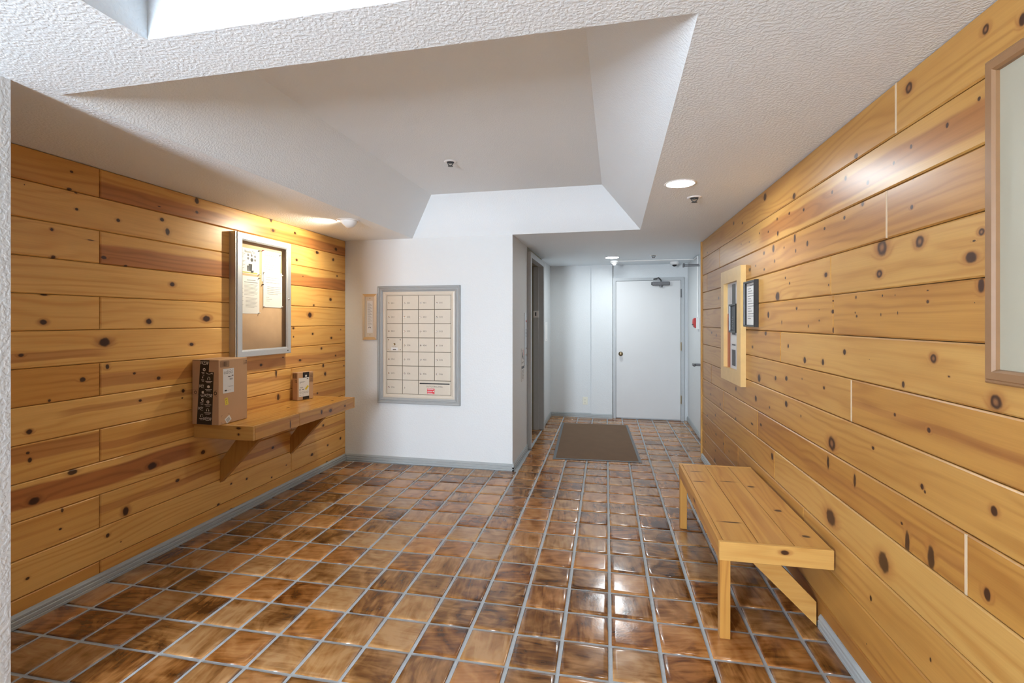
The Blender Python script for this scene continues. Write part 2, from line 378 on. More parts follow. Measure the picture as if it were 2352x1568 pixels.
# ------------------------------------------------------------------ knots seen on the two panelled walls: (along, height, half-length, half-height, kind)
KL= [(1.906,2.18,0.008,0.0065,0),(1.895,2.089,0.012,0.0065,0),(1.926,2.078,0.0075,0.0045,0),(1.707,2.059,0.002,0.0025,0),(1.929,1.995,0.0085,0.0075,0),(2.139,1.981,0.011,0.0105,0),(2.402,2.039,0.0145,0.0115,0),(2.439,1.973,0.015,0.0235,0),(1.818,1.87,0.007,0.008,1),(1.825,1.735,0.0095,0.0085,1),(1.997,1.847,0.0195,0.003,0),(2.063,1.764,0.014,0.009,0),(2.182,1.732,0.009,0.0065,0),(2.472,1.65,0.0155,0.014,1),(1.787,1.548,0.0165,0.0055,0),(2.384,2.115,0.009,0.0035,0),(1.783,1.415,0.015,0.0135,1),(2.318,1.419,0.0165,0.017,1),(2.067,1.306,0.03,0.024,1),(1.694,1.262,0.0105,0.008,1),(2.081,1.173,0.0105,0.0145,0),(2.231,1.12,0.008,0.007,0),(2.38,1.076,0.013,0.0105,0),(1.958,1.117,0.015,0.0125,0),(1.808,1.032,0.0065,0.0075,0),(2.265,0.959,0.0095,0.008,0),(1.726,0.899,0.012,0.0115,1),(2.605,1.27,0.01,0.01,0),(2.549,0.975,0.0115,0.013,0),(1.72,0.8,0.008,0.007,0),(1.728,0.764,0.009,0.013,0),(1.745,0.564,0.023,0.019,1),(2.339,0.557,0.029,0.021,1),(1.91,0.652,0.0235,0.0145,0),(1.864,0.475,0.006,0.0115,0),(1.855,0.385,0.0075,0.006,0),(2.181,0.349,0.017,0.026,1),(2.509,0.415,0.0155,0.0105,0),(2.7,0.542,0.0175,0.0145,0),(2.083,0.254,0.01,0.011,0),(2.154,0.187,0.0035,0.0035,0),(1.719,0.21,0.0085,0.007,0),(2.825,0.143,0.012,0.0095,0),(2.651,2.216,0.0155,0.0235,0),(2.651,2.14,0.0135,0.01,0),(3.348,2.233,0.015,0.0195,0),(3.37,2.152,0.019,0.0125,1),(3.641,2.181,0.016,0.0115,0),(4.26,2.132,0.021,0.018,0),(3.955,2.057,0.0235,0.0145,0),(3.663,1.952,0.013,0.0115,1),(4.212,2.023,0.017,0.015,0),(3.749,1.817,0.006,0.007,0),(4.279,1.868,0.0115,0.01,0),(4.168,1.63,0.0185,0.016,0),(3.905,1.567,0.0115,0.01,0),(3.847,1.476,0.026,0.0245,1),(2.726,1.437,0.0295,0.021,1),(3.887,1.305,0.013,0.0105,0),(4.181,1.257,0.0165,0.012,0),(3.622,1.286,0.007,0.0075,0),(3.619,1.361,0.013,0.0115,0),(4.344,1.335,0.008,0.0065,0),(2.611,1.269,0.0145,0.0105,1),(4.021,1.165,0.014,0.0125,0),(4.254,1.081,0.0135,0.01,0),(3.708,1.079,0.017,0.0115,0),(3.237,1.079,0.0155,0.0105,0),(4.049,1.002,0.0155,0.018,0),(4.08,0.918,0.0175,0.019,0),(4.401,0.967,0.0105,0.007,0),(3.406,0.999,0.0105,0.036,0),(3.431,0.798,0.016,0.027,0),(3.959,0.752,0.01,0.0095,0),(3.489,1.12,0.011,0.0055,0),(2.542,0.93,0.0065,0.005,0),(2.919,0.455,0.014,0.011,0),(3.367,0.4,0.0165,0.0115,0),(3.53,0.212,0.008,0.0055,0),(4.049,0.436,0.0155,0.0125,0),(4.338,0.244,0.016,0.0135,0),(4.122,0.23,0.013,0.0105,0),(3.876,0.206,0.0195,0.0135,0),(4.106,0.073,0.0125,0.0095,0),(3.088,0.239,0.01,0.009,0),(2.94,0.251,0.009,0.008,0),(3.355,0.165,0.0075,0.007,0),(2.941,0.065,0.0165,0.011,0)]
KR= [(3.249,2.193,0.03,0.0235,0),(2.782,2.079,0.0225,0.016,0),(3.989,2.178,0.0195,0.0145,0),(3.748,2.132,0.017,0.009,0),(4.963,2.088,0.0155,0.0085,0),(2.23,2.011,0.0095,0.0105,0),(2.35,1.986,0.0095,0.009,0),(2.657,1.978,0.011,0.0085,0),(2.848,2.002,0.0115,0.008,0),(3.035,2.011,0.011,0.0095,0),(3.356,1.987,0.009,0.007,0),(3.189,1.966,0.01,0.0075,0),(3.024,1.926,0.014,0.0155,0),(3.782,1.983,0.0085,0.0055,0),(3.579,1.967,0.0105,0.0045,0),(2.772,1.856,0.015,0.023,0),(3.098,1.849,0.019,0.0235,0),(2.613,1.802,0.012,0.0145,0),(2.424,1.84,0.0105,0.0075,0),(2.24,1.85,0.0095,0.0085,0),(2.097,1.876,0.0115,0.0125,0),(2.926,1.829,0.007,0.006,0),(3.077,1.774,0.0095,0.0115,0),(2.76,1.787,0.0075,0.0105,0),(3.437,1.786,0.0095,0.0065,0),(3.568,1.774,0.0255,0.014,0),(3.268,1.847,0.015,0.0125,0),(3.264,1.744,0.0125,0.0085,0),(2.906,1.659,0.01,0.0075,0),(2.843,1.625,0.0095,0.0075,0),(2.411,1.629,0.0155,0.0115,1),(2.384,1.582,0.0055,0.0055,0),(3.028,1.563,0.033,0.027,0),(2.347,1.462,0.0105,0.009,0),(2.747,1.486,0.0105,0.0085,0),(2.344,1.509,0.0045,0.004,0),(2.147,1.515,0.006,0.007,0),(2.153,1.454,0.004,0.0045,0),(2.141,1.44,0.006,0.0055,0),(2.48,1.474,0.0045,0.0025,0),(2.481,1.424,0.006,0.005,0),(2.6,1.397,0.005,0.009,0),(2.96,1.414,0.007,0.0115,0),(3.187,1.459,0.018,0.0205,0),(2.341,1.38,0.0065,0.0145,0),(3.236,1.345,0.019,0.015,0),(3.508,1.246,0.0175,0.0105,0),(2.865,1.285,0.011,0.011,0),(4.769,1.314,0.019,0.0125,0),(4.582,1.294,0.0175,0.012,0),(4.488,1.623,0.0165,0.0135,0),(2.059,1.945,0.0095,0.0095,0),(1.487,2.183,0.0115,0.0135,2),(1.374,2.138,0.0105,0.0165,1),(1.809,2.184,0.018,0.0185,2),(2.145,2.075,0.0145,0.0115,0),(1.509,2.012,0.006,0.006,0),(1.63,1.99,0.0065,0.0085,0),(1.798,1.988,0.0065,0.008,0),(1.893,1.965,0.007,0.007,0),(1.786,1.883,0.006,0.0065,0),(1.795,1.79,0.008,0.008,1),(1.965,1.685,0.0315,0.031,2),(1.754,1.672,0.0205,0.0195,2),(1.982,1.592,0.0175,0.015,2),(1.501,1.656,0.011,0.01,2),(1.538,1.594,0.021,0.0165,1),(1.527,1.637,0.0065,0.003,0),(1.502,1.515,0.0115,0.021,1),(1.716,1.48,0.0065,0.006,0),(1.962,1.512,0.005,0.0045,0),(1.886,1.509,0.0025,0.004,0),(1.716,1.515,0.0045,0.002,0),(1.871,1.448,0.003,0.0055,0),(1.972,1.444,0.0035,0.0055,0),(1.525,1.47,0.002,0.002,0),(2.644,1.226,0.0165,0.017,0),(2.441,1.233,0.0135,0.015,0),(2.24,1.292,0.014,0.0125,0),(2.048,1.276,0.0025,0.0015,0),(3.365,1.052,0.0295,0.0275,0),(3.061,1.088,0.0165,0.0135,0),(2.891,1.106,0.0195,0.014,0),(2.677,1.129,0.0055,0.0055,0),(2.43,1.117,0.01,0.008,0),(3.925,0.906,0.019,0.017,0),(3.435,0.91,0.024,0.0205,0),(2.893,0.966,0.021,0.0185,0),(3.165,0.898,0.01,0.009,0),(2.692,0.938,0.007,0.008,0),(2.354,0.883,0.0315,0.0315,2),(4.812,0.732,0.0195,0.0105,0),(4.435,0.701,0.0165,0.0145,0),(3.934,0.676,0.0195,0.012,0),(3.518,0.725,0.0275,0.008,0),(3.329,0.758,0.02,0.01,0),(4.618,0.572,0.0175,0.013,0),(4.968,0.496,0.021,0.016,0),(5.031,0.402,0.0215,0.0085,0),(4.596,0.404,0.022,0.012,0),(4.316,0.389,0.0195,0.011,0),(4.135,0.374,0.014,0.01,0),(5.057,0.225,0.0215,0.011,0),(4.618,0.253,0.0175,0.01,0),(4.64,0.156,0.027,0.0225,0),(3.119,0.614,0.0195,0.0215,0),(2.389,0.791,0.011,0.0295,0),(2.157,0.785,0.0095,0.029,0),(2.971,0.662,0.007,0.0045,0),(1.69,1.307,0.014,0.015,2),(1.84,1.209,0.008,0.011,0),(1.623,1.26,0.0045,0.003,0),(1.454,1.214,0.0185,0.021,2),(1.887,1.099,0.006,0.0065,0),(1.711,1.085,0.0085,0.0085,1),(2.023,0.949,0.009,0.007,0),(1.743,0.901,0.008,0.009,1),(1.729,0.889,0.0055,0.006,0),(1.459,0.934,0.0115,0.013,1),(1.848,0.742,0.006,0.005,0),(2.363,0.554,0.0435,0.036,1),(1.955,0.558,0.0325,0.037,1),(1.818,0.69,0.0125,0.041,0),(1.701,0.695,0.0165,0.0415,0),(2.039,0.382,0.0075,0.0105,0),(1.482,0.709,0.012,0.017,1),(1.703,0.385,0.0045,0.007,0),(2.3,0.049,0.0115,0.028,0),(2.068,0.192,0.0035,0.003,0)]
# ------------------------------------------------------------------ room shell
def struct(name, bm, mat, parent=None, M=None, label=None):
    return mk(name, bm, mat, parent, M, kind='structure' if parent is None else None, label=label)
# floor slab (the grout shows between the tiles)
floor = struct('floor', box(-3.0, 1.3, -2.4, 7.5, -.12, 0), M['grout'], label='brown glazed square tiles with wide grey grout')
# ceiling with the tray over the lobby and the straight-sided well nearer the camera
def ceiling():
    b = bmesh.new()
    xs = [-3.0, -1.97, -1.335, .215, 1.3]; ys = [-2.4, .45, 1.14, 1.35, YB, 7.5]
    holes = [(-1.97, .215, 1.35, YB), (-1.335, .215, .45, 1.14)]
    for x0, x1 in zip(xs, xs[1:]):
        for y0, y1 in zip(ys, ys[1:]):
            cx, cy = (x0+x1)/2, (y0+y1)/2
            if any(a < cx < c and d < cy < e for a, c, d, e in holes): continue
            b.faces.new([b.verts.new(p) for p in ((x0, y0, ZC), (x1, y0, ZC), (x1, y1, ZC), (x0, y1, ZC))])
    bmesh.ops.remove_doubles(b, verts=b.verts, dist=1e-5)
    return b
ceil = struct('ceiling', ceiling(), M['ceil'], label='white textured ceiling with two recessed trays')
def tray(rect, d, z1, z0=ZC):
    x0, x1, y0, y1 = rect; b = bmesh.new()
    A = [b.verts.new(p) for p in ((x0, y0, z0), (x1, y0, z0), (x1, y1, z0), (x0, y1, z0))]
    B = [b.verts.new(p) for p in ((x0+d, y0+d, z1), (x1-d, y0+d, z1), (x1-d, y1-d, z1), (x0+d, y1-d, z1))]
    for i in range(4): b.faces.new((A[i], A[(i+1) % 4], B[(i+1) % 4], B[i]))
    return b, B
t, B = tray((-1.97, .215, 1.35, YB), .33, 2.57); t.faces.new(B)
mk('tray_recess', t, M['coffer'], ceil)
t, B = tray((-1.335, .215, .45, 1.14), 0, 2.62); t.faces.new(B)
mk('near_recess', t, M['ceil'], ceil)

# walls
wl = struct('wall_left', box(-2.9, -2.723, 1.23, 4.5, 0, 2.3), M['gap'], label='knotty pine plank wall behind the shelf')
struct('wall_entry', box(-2.9, -2.01, -2.3, 1.23, 0, 2.3), M['wall'], label='white textured partition at the left edge')
struct('wall_back', box(-2.9, -.955, YB, 5.19, 0, 2.3), M['wall'], label='white wall carrying the mailboxes')
struct('wall_hall_left', box(-1.75, -.955, 6.245, 7.3, 0, 2.3), M['wall'], label='white hall wall beyond the cased opening')
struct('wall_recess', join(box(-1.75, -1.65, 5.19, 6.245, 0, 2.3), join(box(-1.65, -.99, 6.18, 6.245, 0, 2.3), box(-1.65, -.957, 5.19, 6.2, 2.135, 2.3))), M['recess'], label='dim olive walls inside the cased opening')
struct('wall_hall_end', join(box(-1.1, -.352, 7.13, 7.4, 0, 2.3), box(-.06, 1.2, 7.19, 7.4, 0, 2.3)), M['wall'], label='white end wall around the hall door')
struct('wall_pilaster', box(-.352, -.05, 7.10, 7.4, 0, 2.3), M['wall'], label='narrow white pilaster beside the hall door')
struct('wall_hall_right', box(1.0, 1.15, 5.25, 7.3, 0, 2.3), M['wall'], label='white hall wall behind the panelled wall end')
wr = mk('wall_right', box(.018, .14, -2.3, 5.212, 0, 2.3), M['gap'], kind='structure', label='long knotty pine plank wall behind the bench')
wr.matrix_world = RW; WM[wr.name] = RW
struct('wall_front', join(join(box(-2.1, -2.0, -2.36, -2.26, 0, 2.3), box(-1.38, 1.3, -2.36, -2.26, 0, 2.3)), join(box(-2.0, -1.38, -2.36, -2.26, 2.1, 2.3), box(-2.0, -1.38, -2.36, -2.26, 0, .8))), M['wall'], label='white wall with the entrance opening')

# planks
def plank(y0, y1, z0, z1, c=.005):
    """face at x = 0 looking to -x; the front edges are chamfered to a V groove"""
    b = bmesh.new()
    def ring(x, i): return [b.verts.new(p) for p in ((x, y0+i, z0+i), (x, y1-i, z0+i), (x, y1-i, z1-i), (x, y0+i, z1-i))]
    A, Bq, D = ring(.018, 0), ring(c, 0), ring(0, c)
    for P, Q in ((A, Bq), (Bq, D)):
        for k in range(4): b.faces.new((P[k], P[(k+1) % 4], Q[(k+1) % 4], Q[k]))
    b.faces.new(D); b.faces.new(A[::-1])
    return b
KN = {'L': [k for k in KL], 'R': [k for k in KR]}
seedn = [0]
def panel_wall(tag, parent, flip, bounds, y0, y1, rows, gap=.0012):
    for r, (zt, zb) in enumerate(zip(bounds, bounds[1:])):
        joints, specs = rows[r]
        ys = [y0]+list(joints)+[y1]
        for k, (a, c) in enumerate(zip(ys, ys[1:])):
            tone, stripe = specs[min(k, len(specs)-1)]; tone = max(0, min(1, (tone-.28)*1.25+.28+(-.14 if flip else .12)))  # per-wall tone shift: light balance put into the wood colour
            kn = [q for q in KN[tag] if zb <= q[1] < zt and a <= q[0] < c]
            seedn[0] += 1
            m = pine('pine_'+tag+str(seedn[0]), seedn[0]*1.37, tone, kn, stripe, lum=1.18 if flip else .84)  # same pine, brightened left and dimmed right to offset uneven light
            bm = plank(a+gap, c-gap, zb+gap, zt-gap)
            if flip: bm.transform(Matrix(((-1, 0, 0, XL), (0, 1, 0, 0), (0, 0, 1, 0), (0, 0, 0, 1))))
            else: bm.transform(RW)
            mk('plank', bm, m, parent)
bl = [2.239]+[2.083-.1772*k for k in range(12)]+[.003]
J, K = 2.044, 3.593
RL = [([J], [(.45, None), (.34, (2.118, .052, .8, 1.9, 9))]), ([K], [(.15, None), (.22, None)]),
      ([J], [(.12, None), (.25, (1.783, .058, .85, 1.9, 9))]), ([K], [(.15, None), (.22, None)]),
      ([J], [(.22, None), (.2, None)]), ([K], [(.12, (1.255, .022, .55, -9, 2.12)), (.3, None)]),
      ([J], [(.58, None), (.32, (1.09, .036, .6, 1.9, 9))]), ([K], [(.12, (.955, .018, .5, 1.8, 9)), (.35, None)]),
      ([J], [(.3, (.795, .038, .65, -9, 9)), (.4, (.745, .022, .6, -9, 9))]), ([K], [(.18, (.590, .050, .95, -9, 2.7)), (.25, None)]),
      ([J], [(.34, None), (.28, (.402, .02, .55, 1.9, 9))]), ([K], [(.2, None), (.24, None)]), ([J], [(.46, None), (.42, None)])]
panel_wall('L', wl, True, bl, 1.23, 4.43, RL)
br = [2.239]+[2.06-.1748*k for k in range(12)]+[.003]
RR = [([1.882], [(.22, None), (.27, None)]), ([4.453], [(.2, (1.965, .045, .75, -9, 3.4)), (.35, None)]),
      ([1.937, 4.979], [(.47, None), (.36, (1.80, .045, .4, -9, 3.)), (.3, None)]), ([2.364], [(.16, None), (.2, None)]),
      ([2.34], [(.36, None), (.32, None)]), ([2.979], [(.14, None), (.28, None)]),
      ([2.184], [(.36, (1.09, .014, .4, -9, 9)), (.22, None)]), ([4.783], [(.27, None), (.32, None)]),
      ([1.557, 3.398, 4.312], [(.36, None), (.42, (.74, .02, .35, -9, 9)), (.3, None), (.4, None)]), ([3.078], [(.10, None), (.3, None)]),
      ([2.662, 3.868, 4.282], [(.26, None), (.35, None), (.42, None), (.48, None)]), ([2.9], [(.38, None), (.45, None)]), ([2.9], [(.6, None), (.55, None)])]
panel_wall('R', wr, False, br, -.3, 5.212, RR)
for yy, r in ((1.882, 0), (1.937, 2), (2.184, 6), (1.557, 8)):
    mk('joint_filler', box(-.0004, .01, yy-.0042, yy+.0042, br[r+1]+.004, br[r]-.004), M['filler'], wr, RW)
# wooden corner strip that ends the panelled wall
mk('trim_1', box(-.012, .14, 5.213, 5.247, .0, 2.236, bev=.002), pine('pine_strip', 91.3, .3, axes='ZYX'), None, RW, kind='structure', label='pine corner strip ending the panelled wall')

# floor tiles
TP = .20955; TA = .0195
e1 = Vector((math.cos(TA), math.sin(TA))); e2 = Vector((-math.sin(TA), math.cos(TA)))
def rot2(x, y, a): return Vector((x*math.cos(a)-y*math.sin(a), x*math.sin(a)+y*math.cos(a)))
T0 = rot2(.0168, 2.3421, TA)
cy_, sy_ = math.cos(.2135), math.sin(.2135)
def px(x, y, z):
    xc, zc = cy_*x+sy_*y, -sy_*x+cy_*y
    if zc < .2: return None
    return 1176+1100*xc/zc, 737.5-1100*(z-1.42)/zc, zc
def clip(poly, rect):
    x0, x1, y0, y1 = rect
    for ax, lim, s in ((0, x0, 1), (0, x1, -1), (1, y0, 1), (1, y1, -1)):
        out = []
        for i in range(len(poly)):
            a, b = poly[i], poly[(i+1) % len(poly)]
            da, db = (a[ax]-lim)*s, (b[ax]-lim)*s
            if da >= 0: out.append(a)
            if da*db < 0: t = da/(da-db); out.append((a[0]+(b[0]-a[0])*t, a[1]+(b[1]-a[1])*t))
        poly = out
        if not poly: return []
    return poly
RA = (-2.70, .99, -2.2, 4.425); RB = (-.95, .995, 4.3, 7.18); RC = (-1.64, -.95, 5.27, 6.178)
tiles = []
G = .0084
for i in range(-16, 10):
    for j in range(-28, 28):
        rr = random.Random(i*1000+j)
        c = T0+e1*(i+.5)*TP+e2*(j+.5)*TP
        h = TP/2-G
        pl = []
        for a, b in ((-1, -1), (1, -1), (1, 1), (-1, 1)):
            q = c+e1*(a*h+rr.uniform(-.0014, .0014))+e2*(b*h+rr.uniform(-.0014, .0014)); pl.append((q.x, q.y))
        rects = [RA] if c.y < 4.425 else ([RB] if c.x > -.95 else [RC])
        if c.y < 1.23 and c.x < -2.0: rects = [(-2.0, .99, -2.2, 4.4)]
        if c.x > -.85 and 4.2 < c.y < 4.6: rects = [(-.95, .99, 4.0, 5)]
        p2 = clip(pl, rects[0])
        # the right wall leans in: keep tiles clear of the panelling
        if p2 and c.y < 5.2:
            p2 = [(min(x, .966-.0212*y), y) for x, y in p2]
        if len(p2) < 3: continue
        ar = abs(sum(p2[k][0]*p2[(k+1) % len(p2)][1]-p2[(k+1) % len(p2)][0]*p2[k][1] for k in range(len(p2))))/2
        if ar < .0012: continue
        pts = [px(x, y, .006) for x, y in p2]
        vis = 0
        if all(pts) and any(20 < u < 2352 and v < 1568 for u, v, d in pts):
            vis = abs(sum(pts[k][0]*pts[(k+1) % len(pts)][1]-pts[(k+1) % len(pts)][0]*pts[k][1] for k in range(len(pts))))/2
        tiles.append((vis, (c.x, c.y), p2, rr.uniform(-.0009, .0009)))
tiles.sort(key=lambda t: -t[0])
def tile_bm(poly, dz, b=None):
    b = b or bmesh.new(); n = len(poly)
    cx = sum(p[0] for p in poly)/n; cy = sum(p[1] for p in poly)/n
    def ring(i, z):
        out = []
        for x, y in poly:
            L = math.hypot(x-cx, y-cy); k = max(0, 1-i*1.3/L); out.append(b.verts.new((cx+(x-cx)*k, cy+(y-cy)*k, z)))
        return out
    A, B, D, E = ring(0, .0002), ring(.0012, .0042+dz), ring(.006, .0064+dz), ring(.022, .0068+dz)
    for P, Q in ((A, B), (B, D), (D, E)):
        for k in range(n): b.faces.new((P[k], P[(k+1) % n], Q[(k+1) % n], Q[k]))
    b.faces.new(E); return b
tm, tms = tile_mat('glazed_tile', False), tile_mat('glazed_tile_far', True)
for vis, c, poly, dz in tiles[:300]:
    b = tile_bm([(x-c[0], y-c[1]) for x, y in poly], dz)
    me = bpy.data.meshes.new('tile'); b.to_mesh(me); b.free(); me.materials.append(tm)
    for p in me.polygons: p.use_smooth = True
    o = bpy.data.objects.new('tile', me); C.objects.link(o); o.parent = floor; o.location = (c[0], c[1], 0)
b = bmesh.new()
for vis, c, poly, dz in tiles[300:]: tile_bm(poly, dz, b)
mk('small_tiles', b, tms, floor, smooth=True, kind='stuff')

# baseboards: ridged grey moulding
BP = [(0, 0), (.014, 0), (.014, .018), (.011, .021), (.014, .025), (.014, .040), (.010, .044), (.012, .048), (.012, .056), (.008, .062), (.005, .068), (0, .070)]
def baseboard(name, p, q, nrm, label, M=None, s=1.):
    b = bmesh.new(); n = Vector((*nrm, 0)); p, q = Vector((*p, 0)), Vector((*q, 0))
    A = [b.verts.new(p+n*d+Vector((0, 0, z*s+.006*(z == 0)))) for d, z in BP]; B = [b.verts.new(q+n*d+Vector((0, 0, z*s+.006*(z == 0)))) for d, z in BP]
    for i in range(len(BP)-1): b.faces.new((A[i], A[i+1], B[i+1], B[i]))
    b.faces.new(A); b.faces.new(B[::-1])
    mk(name, b, globals()['M']['base'], None, M, kind='structure', label=label)
baseboard('baseboard_left', (XL, 1.23), (XL, YB), (1, 0), 'grey ridged baseboard under the left plank wall')
baseboard('baseboard_back', (-2.69, YB), (-.941, YB), (0, -1), 'grey ridged baseboard under the mailbox wall')
baseboard('baseboard_hall_left', (-.955, YB-.014), (-.955, 5.19), (1, 0), 'grey baseboard on the hall side of the mailbox wall')
baseboard('baseboard_hall_far', (-.955, 6.245), (-.955, 7.13), (1, 0), 'grey baseboard beyond the cased opening')
baseboard('baseboard_hall_end', (-.955, 7.13), (-.352, 7.13), (0, -1), 'grey baseboard on the hall end wall')
baseboard('baseboard_pilaster', (-.358, 7.10), (-.045, 7.10), (0, -1), 'grey baseboard round the pilaster')
baseboard('baseboard_hall_right', (1.0, 5.25), (1.0, 7.19), (-1, 0), 'grey baseboard on the right hall wall')
baseboard('baseboard_right', (0, -1.), (0, 2.46), (-1, 0), 'grey baseboard under the panelled right wall', RW)
baseboard('baseboard_right_far', (0, 2.515), (0, 5.21), (-1, 0), 'grey baseboard behind the bench', RW)

# cased opening in the hall
tr = mk('trim_2', box(-.99, -.915, 5.204, 5.27, .006, 2.19, bev=.003), M['trimgrey'], kind='structure', label='grey metal casing of the hall opening')
mk('far_jamb', box(-.99, -.915, 6.18, 6.243, .006, 2.19, bev=.003), M['trimgrey'], tr)
mk('head', box(-.988, -.9155, 5.269, 6.181, 2.128, 2.1895), M['trimgrey'], tr)
mk('reveal_strip', box(-1.05, -.985, 6.165, 6.181, .006, 2.13), M['trimgrey'], tr)

# hall door with frame, hinges, knob and closer
Y0 = 7.19
dr = thing('door_1', 'plain white hall door in a grey frame with a brass knob', None, (.45, Y0, .006)); setp(dr, kind='structure')
mk('door_frame', prism([(-.042, .006), (.001, .006), (.001, 2.006), (.904, 2.006), (.904, .006), (.947, .006), (.947, 2.047), (-.042, 2.047)], .045, 'Y', Y0-.045), M['trimgrey'], dr)
slab = mk('door_slab', box(.005, .900, Y0-.04, Y0-.002, .022, 2.002, bev=.002), M['door'], dr)
for z in (1.818, 1.063, .308): 
    hg = mk('hinge', join(box(.896, .912, Y0-.05, Y0-.042, z-.055, z+.055), cyl((.903, Y0-.052, z-.06), (.903, Y0-.052, z+.06), .007, n=10)), M['steel'] if z > 1.5 else M['brass'], dr)
kb = mk('door_knob', lathe([(0, .062), (.018, .060), (.027, .048), (.025, .036), (.012, .026), (.011, .008), (.031, .006), (.033, 0)], 20, M=Matrix.Translation((.07, Y0-.04, .945)) @ Matrix.Rotation(PI/2, 4, 'X')), M['brass'], dr, smooth=True)
cl = mk('closer', box(.51, .745, Y0-.095, Y0-.042, 1.930, 1.985, bev=.008, seg=2), M['steel'], dr)
mk('closer_cap', join(cyl((.495, Y0-.07, 1.957), (.512, Y0-.07, 1.957), .02), cyl((.63, Y0-.07, 1.905), (.63, Y0-.07, 1.932), .02)), M['steel'], cl)
mk('closer_arm', tube([(.63, Y0-.07, 1.99), (.625, Y0-.075, 2.008), (.59, Y0-.13, 2.035), (.57, Y0-.1, 2.03), (.53, Y0-.055, 2.022)], .009, bm=box(.53, .58, Y0-.052, Y0-.044, 2.014, 2.034)), M['steel'], cl)
# side door hidden behind the end of the panelled wall: its lever and closer arm show
d2 = thing('door_2', 'white side door with lever handle and closer arm', None, (.99, 5.75, .006)); setp(d2, kind='structure')
mk('door_slab', box(.985, .999, 5.32, 6.13, .02, 2.02, bev=.002), M['door'], d2)
mk('lever_handle', join(box(.915, .985, 6.04, 6.075, .886, .914, bev=.004), box(.895, .920, 5.98, 6.09, .884, .916, bev=.006)), M['steel'], d2)
mk('closer_arm', join(box(.80, .985, 6.11, 6.13, 2.083, 2.093), join(box(.80, .985, 6.13, 6.15, 2.103, 2.112), box(.795, .815, 6.10, 6.155, 2.075, 2.12, bev=.003))), M['steel'], d2)
# frame of the entrance window behind the camera
mk('window_1', molding(-2.0, -1.38, .8, 2.1, [(0, 0), (0, .03), (.04, .03), (.04, -.06)]), M['trimgrey'], None, Matrix(((1, 0, 0, 0), (0, 0, 1, -2.26), (0, 1, 0, 0), (0, 0, 0, 1))), kind='structure', label='grey frame of the entrance window')
# ------------------------------------------------------------------ notice case on the left wall
nc = thing('notice_case', 'aluminium framed notice case with glass door on pine wall', 'notice board', (XL, 3.22, 1.15))
y0, y1, z0, z1 = 2.92, 3.519, 1.155, 2.066
body = mk('case_body', molding(y0, y1, z0, z1, [(0, .001), (0, .046), (.012, .046), (.012, .010), (.3, .010)][:4]), M['alu'], nc, ML_)
mk('case_back', box(XL+.004, XL+.0098, y0+.01, y1-.01, z0+.01, z1-.01), M['cork'], nc)
dr_ = mk('case_door', molding(y0+.016, y1, z0+.001, z1-.001, [(0, .047), (0, .053), (.004, .056), (.042, .056), (.052, .052), (.055, .047), (.010, .047)]), M['alu'], nc, ML_)
mk('hinge_strip', join(box(XL+.047, XL+.0535, y0+.001, y0+.008, z0, z1), box(XL+.046, XL+.050, y0+.008, y0+.0155, z0, z1)), M['alu'], nc)
mk('hinge_gap', box(XL+.0465, XL+.0505, y0+.0085, y0+.0155, z0+.002, z1-.002), M['darkgrey'], nc)
mk('pane', box(XL+.0485, XL+.0505, y0+.062, y1-.05, z0+.048, z1-.048), M['glass'], dr_)
mk('lock', lathe([(0, .006), (.006, .006), (.009, .003), (.009, 0)], 14, M=ML_ @ Matrix.Translation((3.487, 1.602, .056))), M['chrome'], dr_, smooth=True)
mk('badge', box(XL+.056, XL+.0566, 3.47, 3.482, 1.175, 1.184), M['ink2'], dr_)
def sheet(name, label, u0, u1, v0, v1, h, lines, pins, extra=None, tilt=0, group=None):
    c = ((u0+u1)/2, (v0+v1)/2)
    R = ML_ @ Matrix.Translation((c[0], c[1], h)) @ Matrix.Rotation(tilt, 4, 'Z')
    o = mk(name, box(u0-c[0], u1-c[0], v0-c[1], v1-c[1], 0, .0006), M['paper'], None, R, label=label, cat='paper', origin=(XL+h, c[0], v0))
    W, H = u1-u0, v1-v0
    if lines: mk('print', quadstrip([(-W/2+a*W, -W/2+b*W, -H/2+(1-c_)*H-t, -H/2+(1-c_)*H) for a, b, c_, t in lines], .0009), M['ink'], o, R)
    for f, g, mt in pins:
        P = R @ Matrix.Translation((-W/2+f*W, -H/2+g*H, .0006))
        mk('pushpin', lathe([(0, .014), (.004, .013), (.0025, .009), (.003, .004), (.005, .002), (.005, 0)], 8, M=P), M[mt], o, smooth=True)
    if extra: extra(o, R, W, H)
    return o
def para(a, b, c0, n, dc, t=.0024): return [(a, b-(.25*(b-a) if k == n-1 else 0.04*(k % 3)), c0+k*dc, t) for k in range(n)]
def flyer(o, R, W, H):
    mk('title', text('Recycling Tips', .030, .012, H/2-.026, .001, sx=.62), M['ink2'], o, R)
    b = None
    for x, y in ((-.005, .045), (.03, .045), (.065, .04), (-.005, .02), (.065, .012)): b = cyl((x, y, .0008), (x, y, .0011), .010, .008, n=7, bm=b)
    mk('icons', b, M['ink'], o, R)
    b = cyl((.032, .012, .0008), (.032, .012, .0011), .015, .013, n=9)
    b = prism([(.0, -.02), (.036, -.02), (.032, -.075), (.004, -.075)], .0004, 'Z', .0008, b)
    b = prism([(-.016, -.035), (0, -.035), (.0, -.075), (-.014, -.075)], .0004, 'Z', .0008, b)
    mk('bin_picture', prism([(.022, -.07), (.052, -.068), (.046, -.085), (.02, -.085)], .0004, 'Z', .0009, b), M['darkgrey'], o, R)
    mk('stripe', quadstrip([(-W/2+.002, W/2-.02, -H/2+.004, -H/2+.014)], .001), M['olive'], o, R)
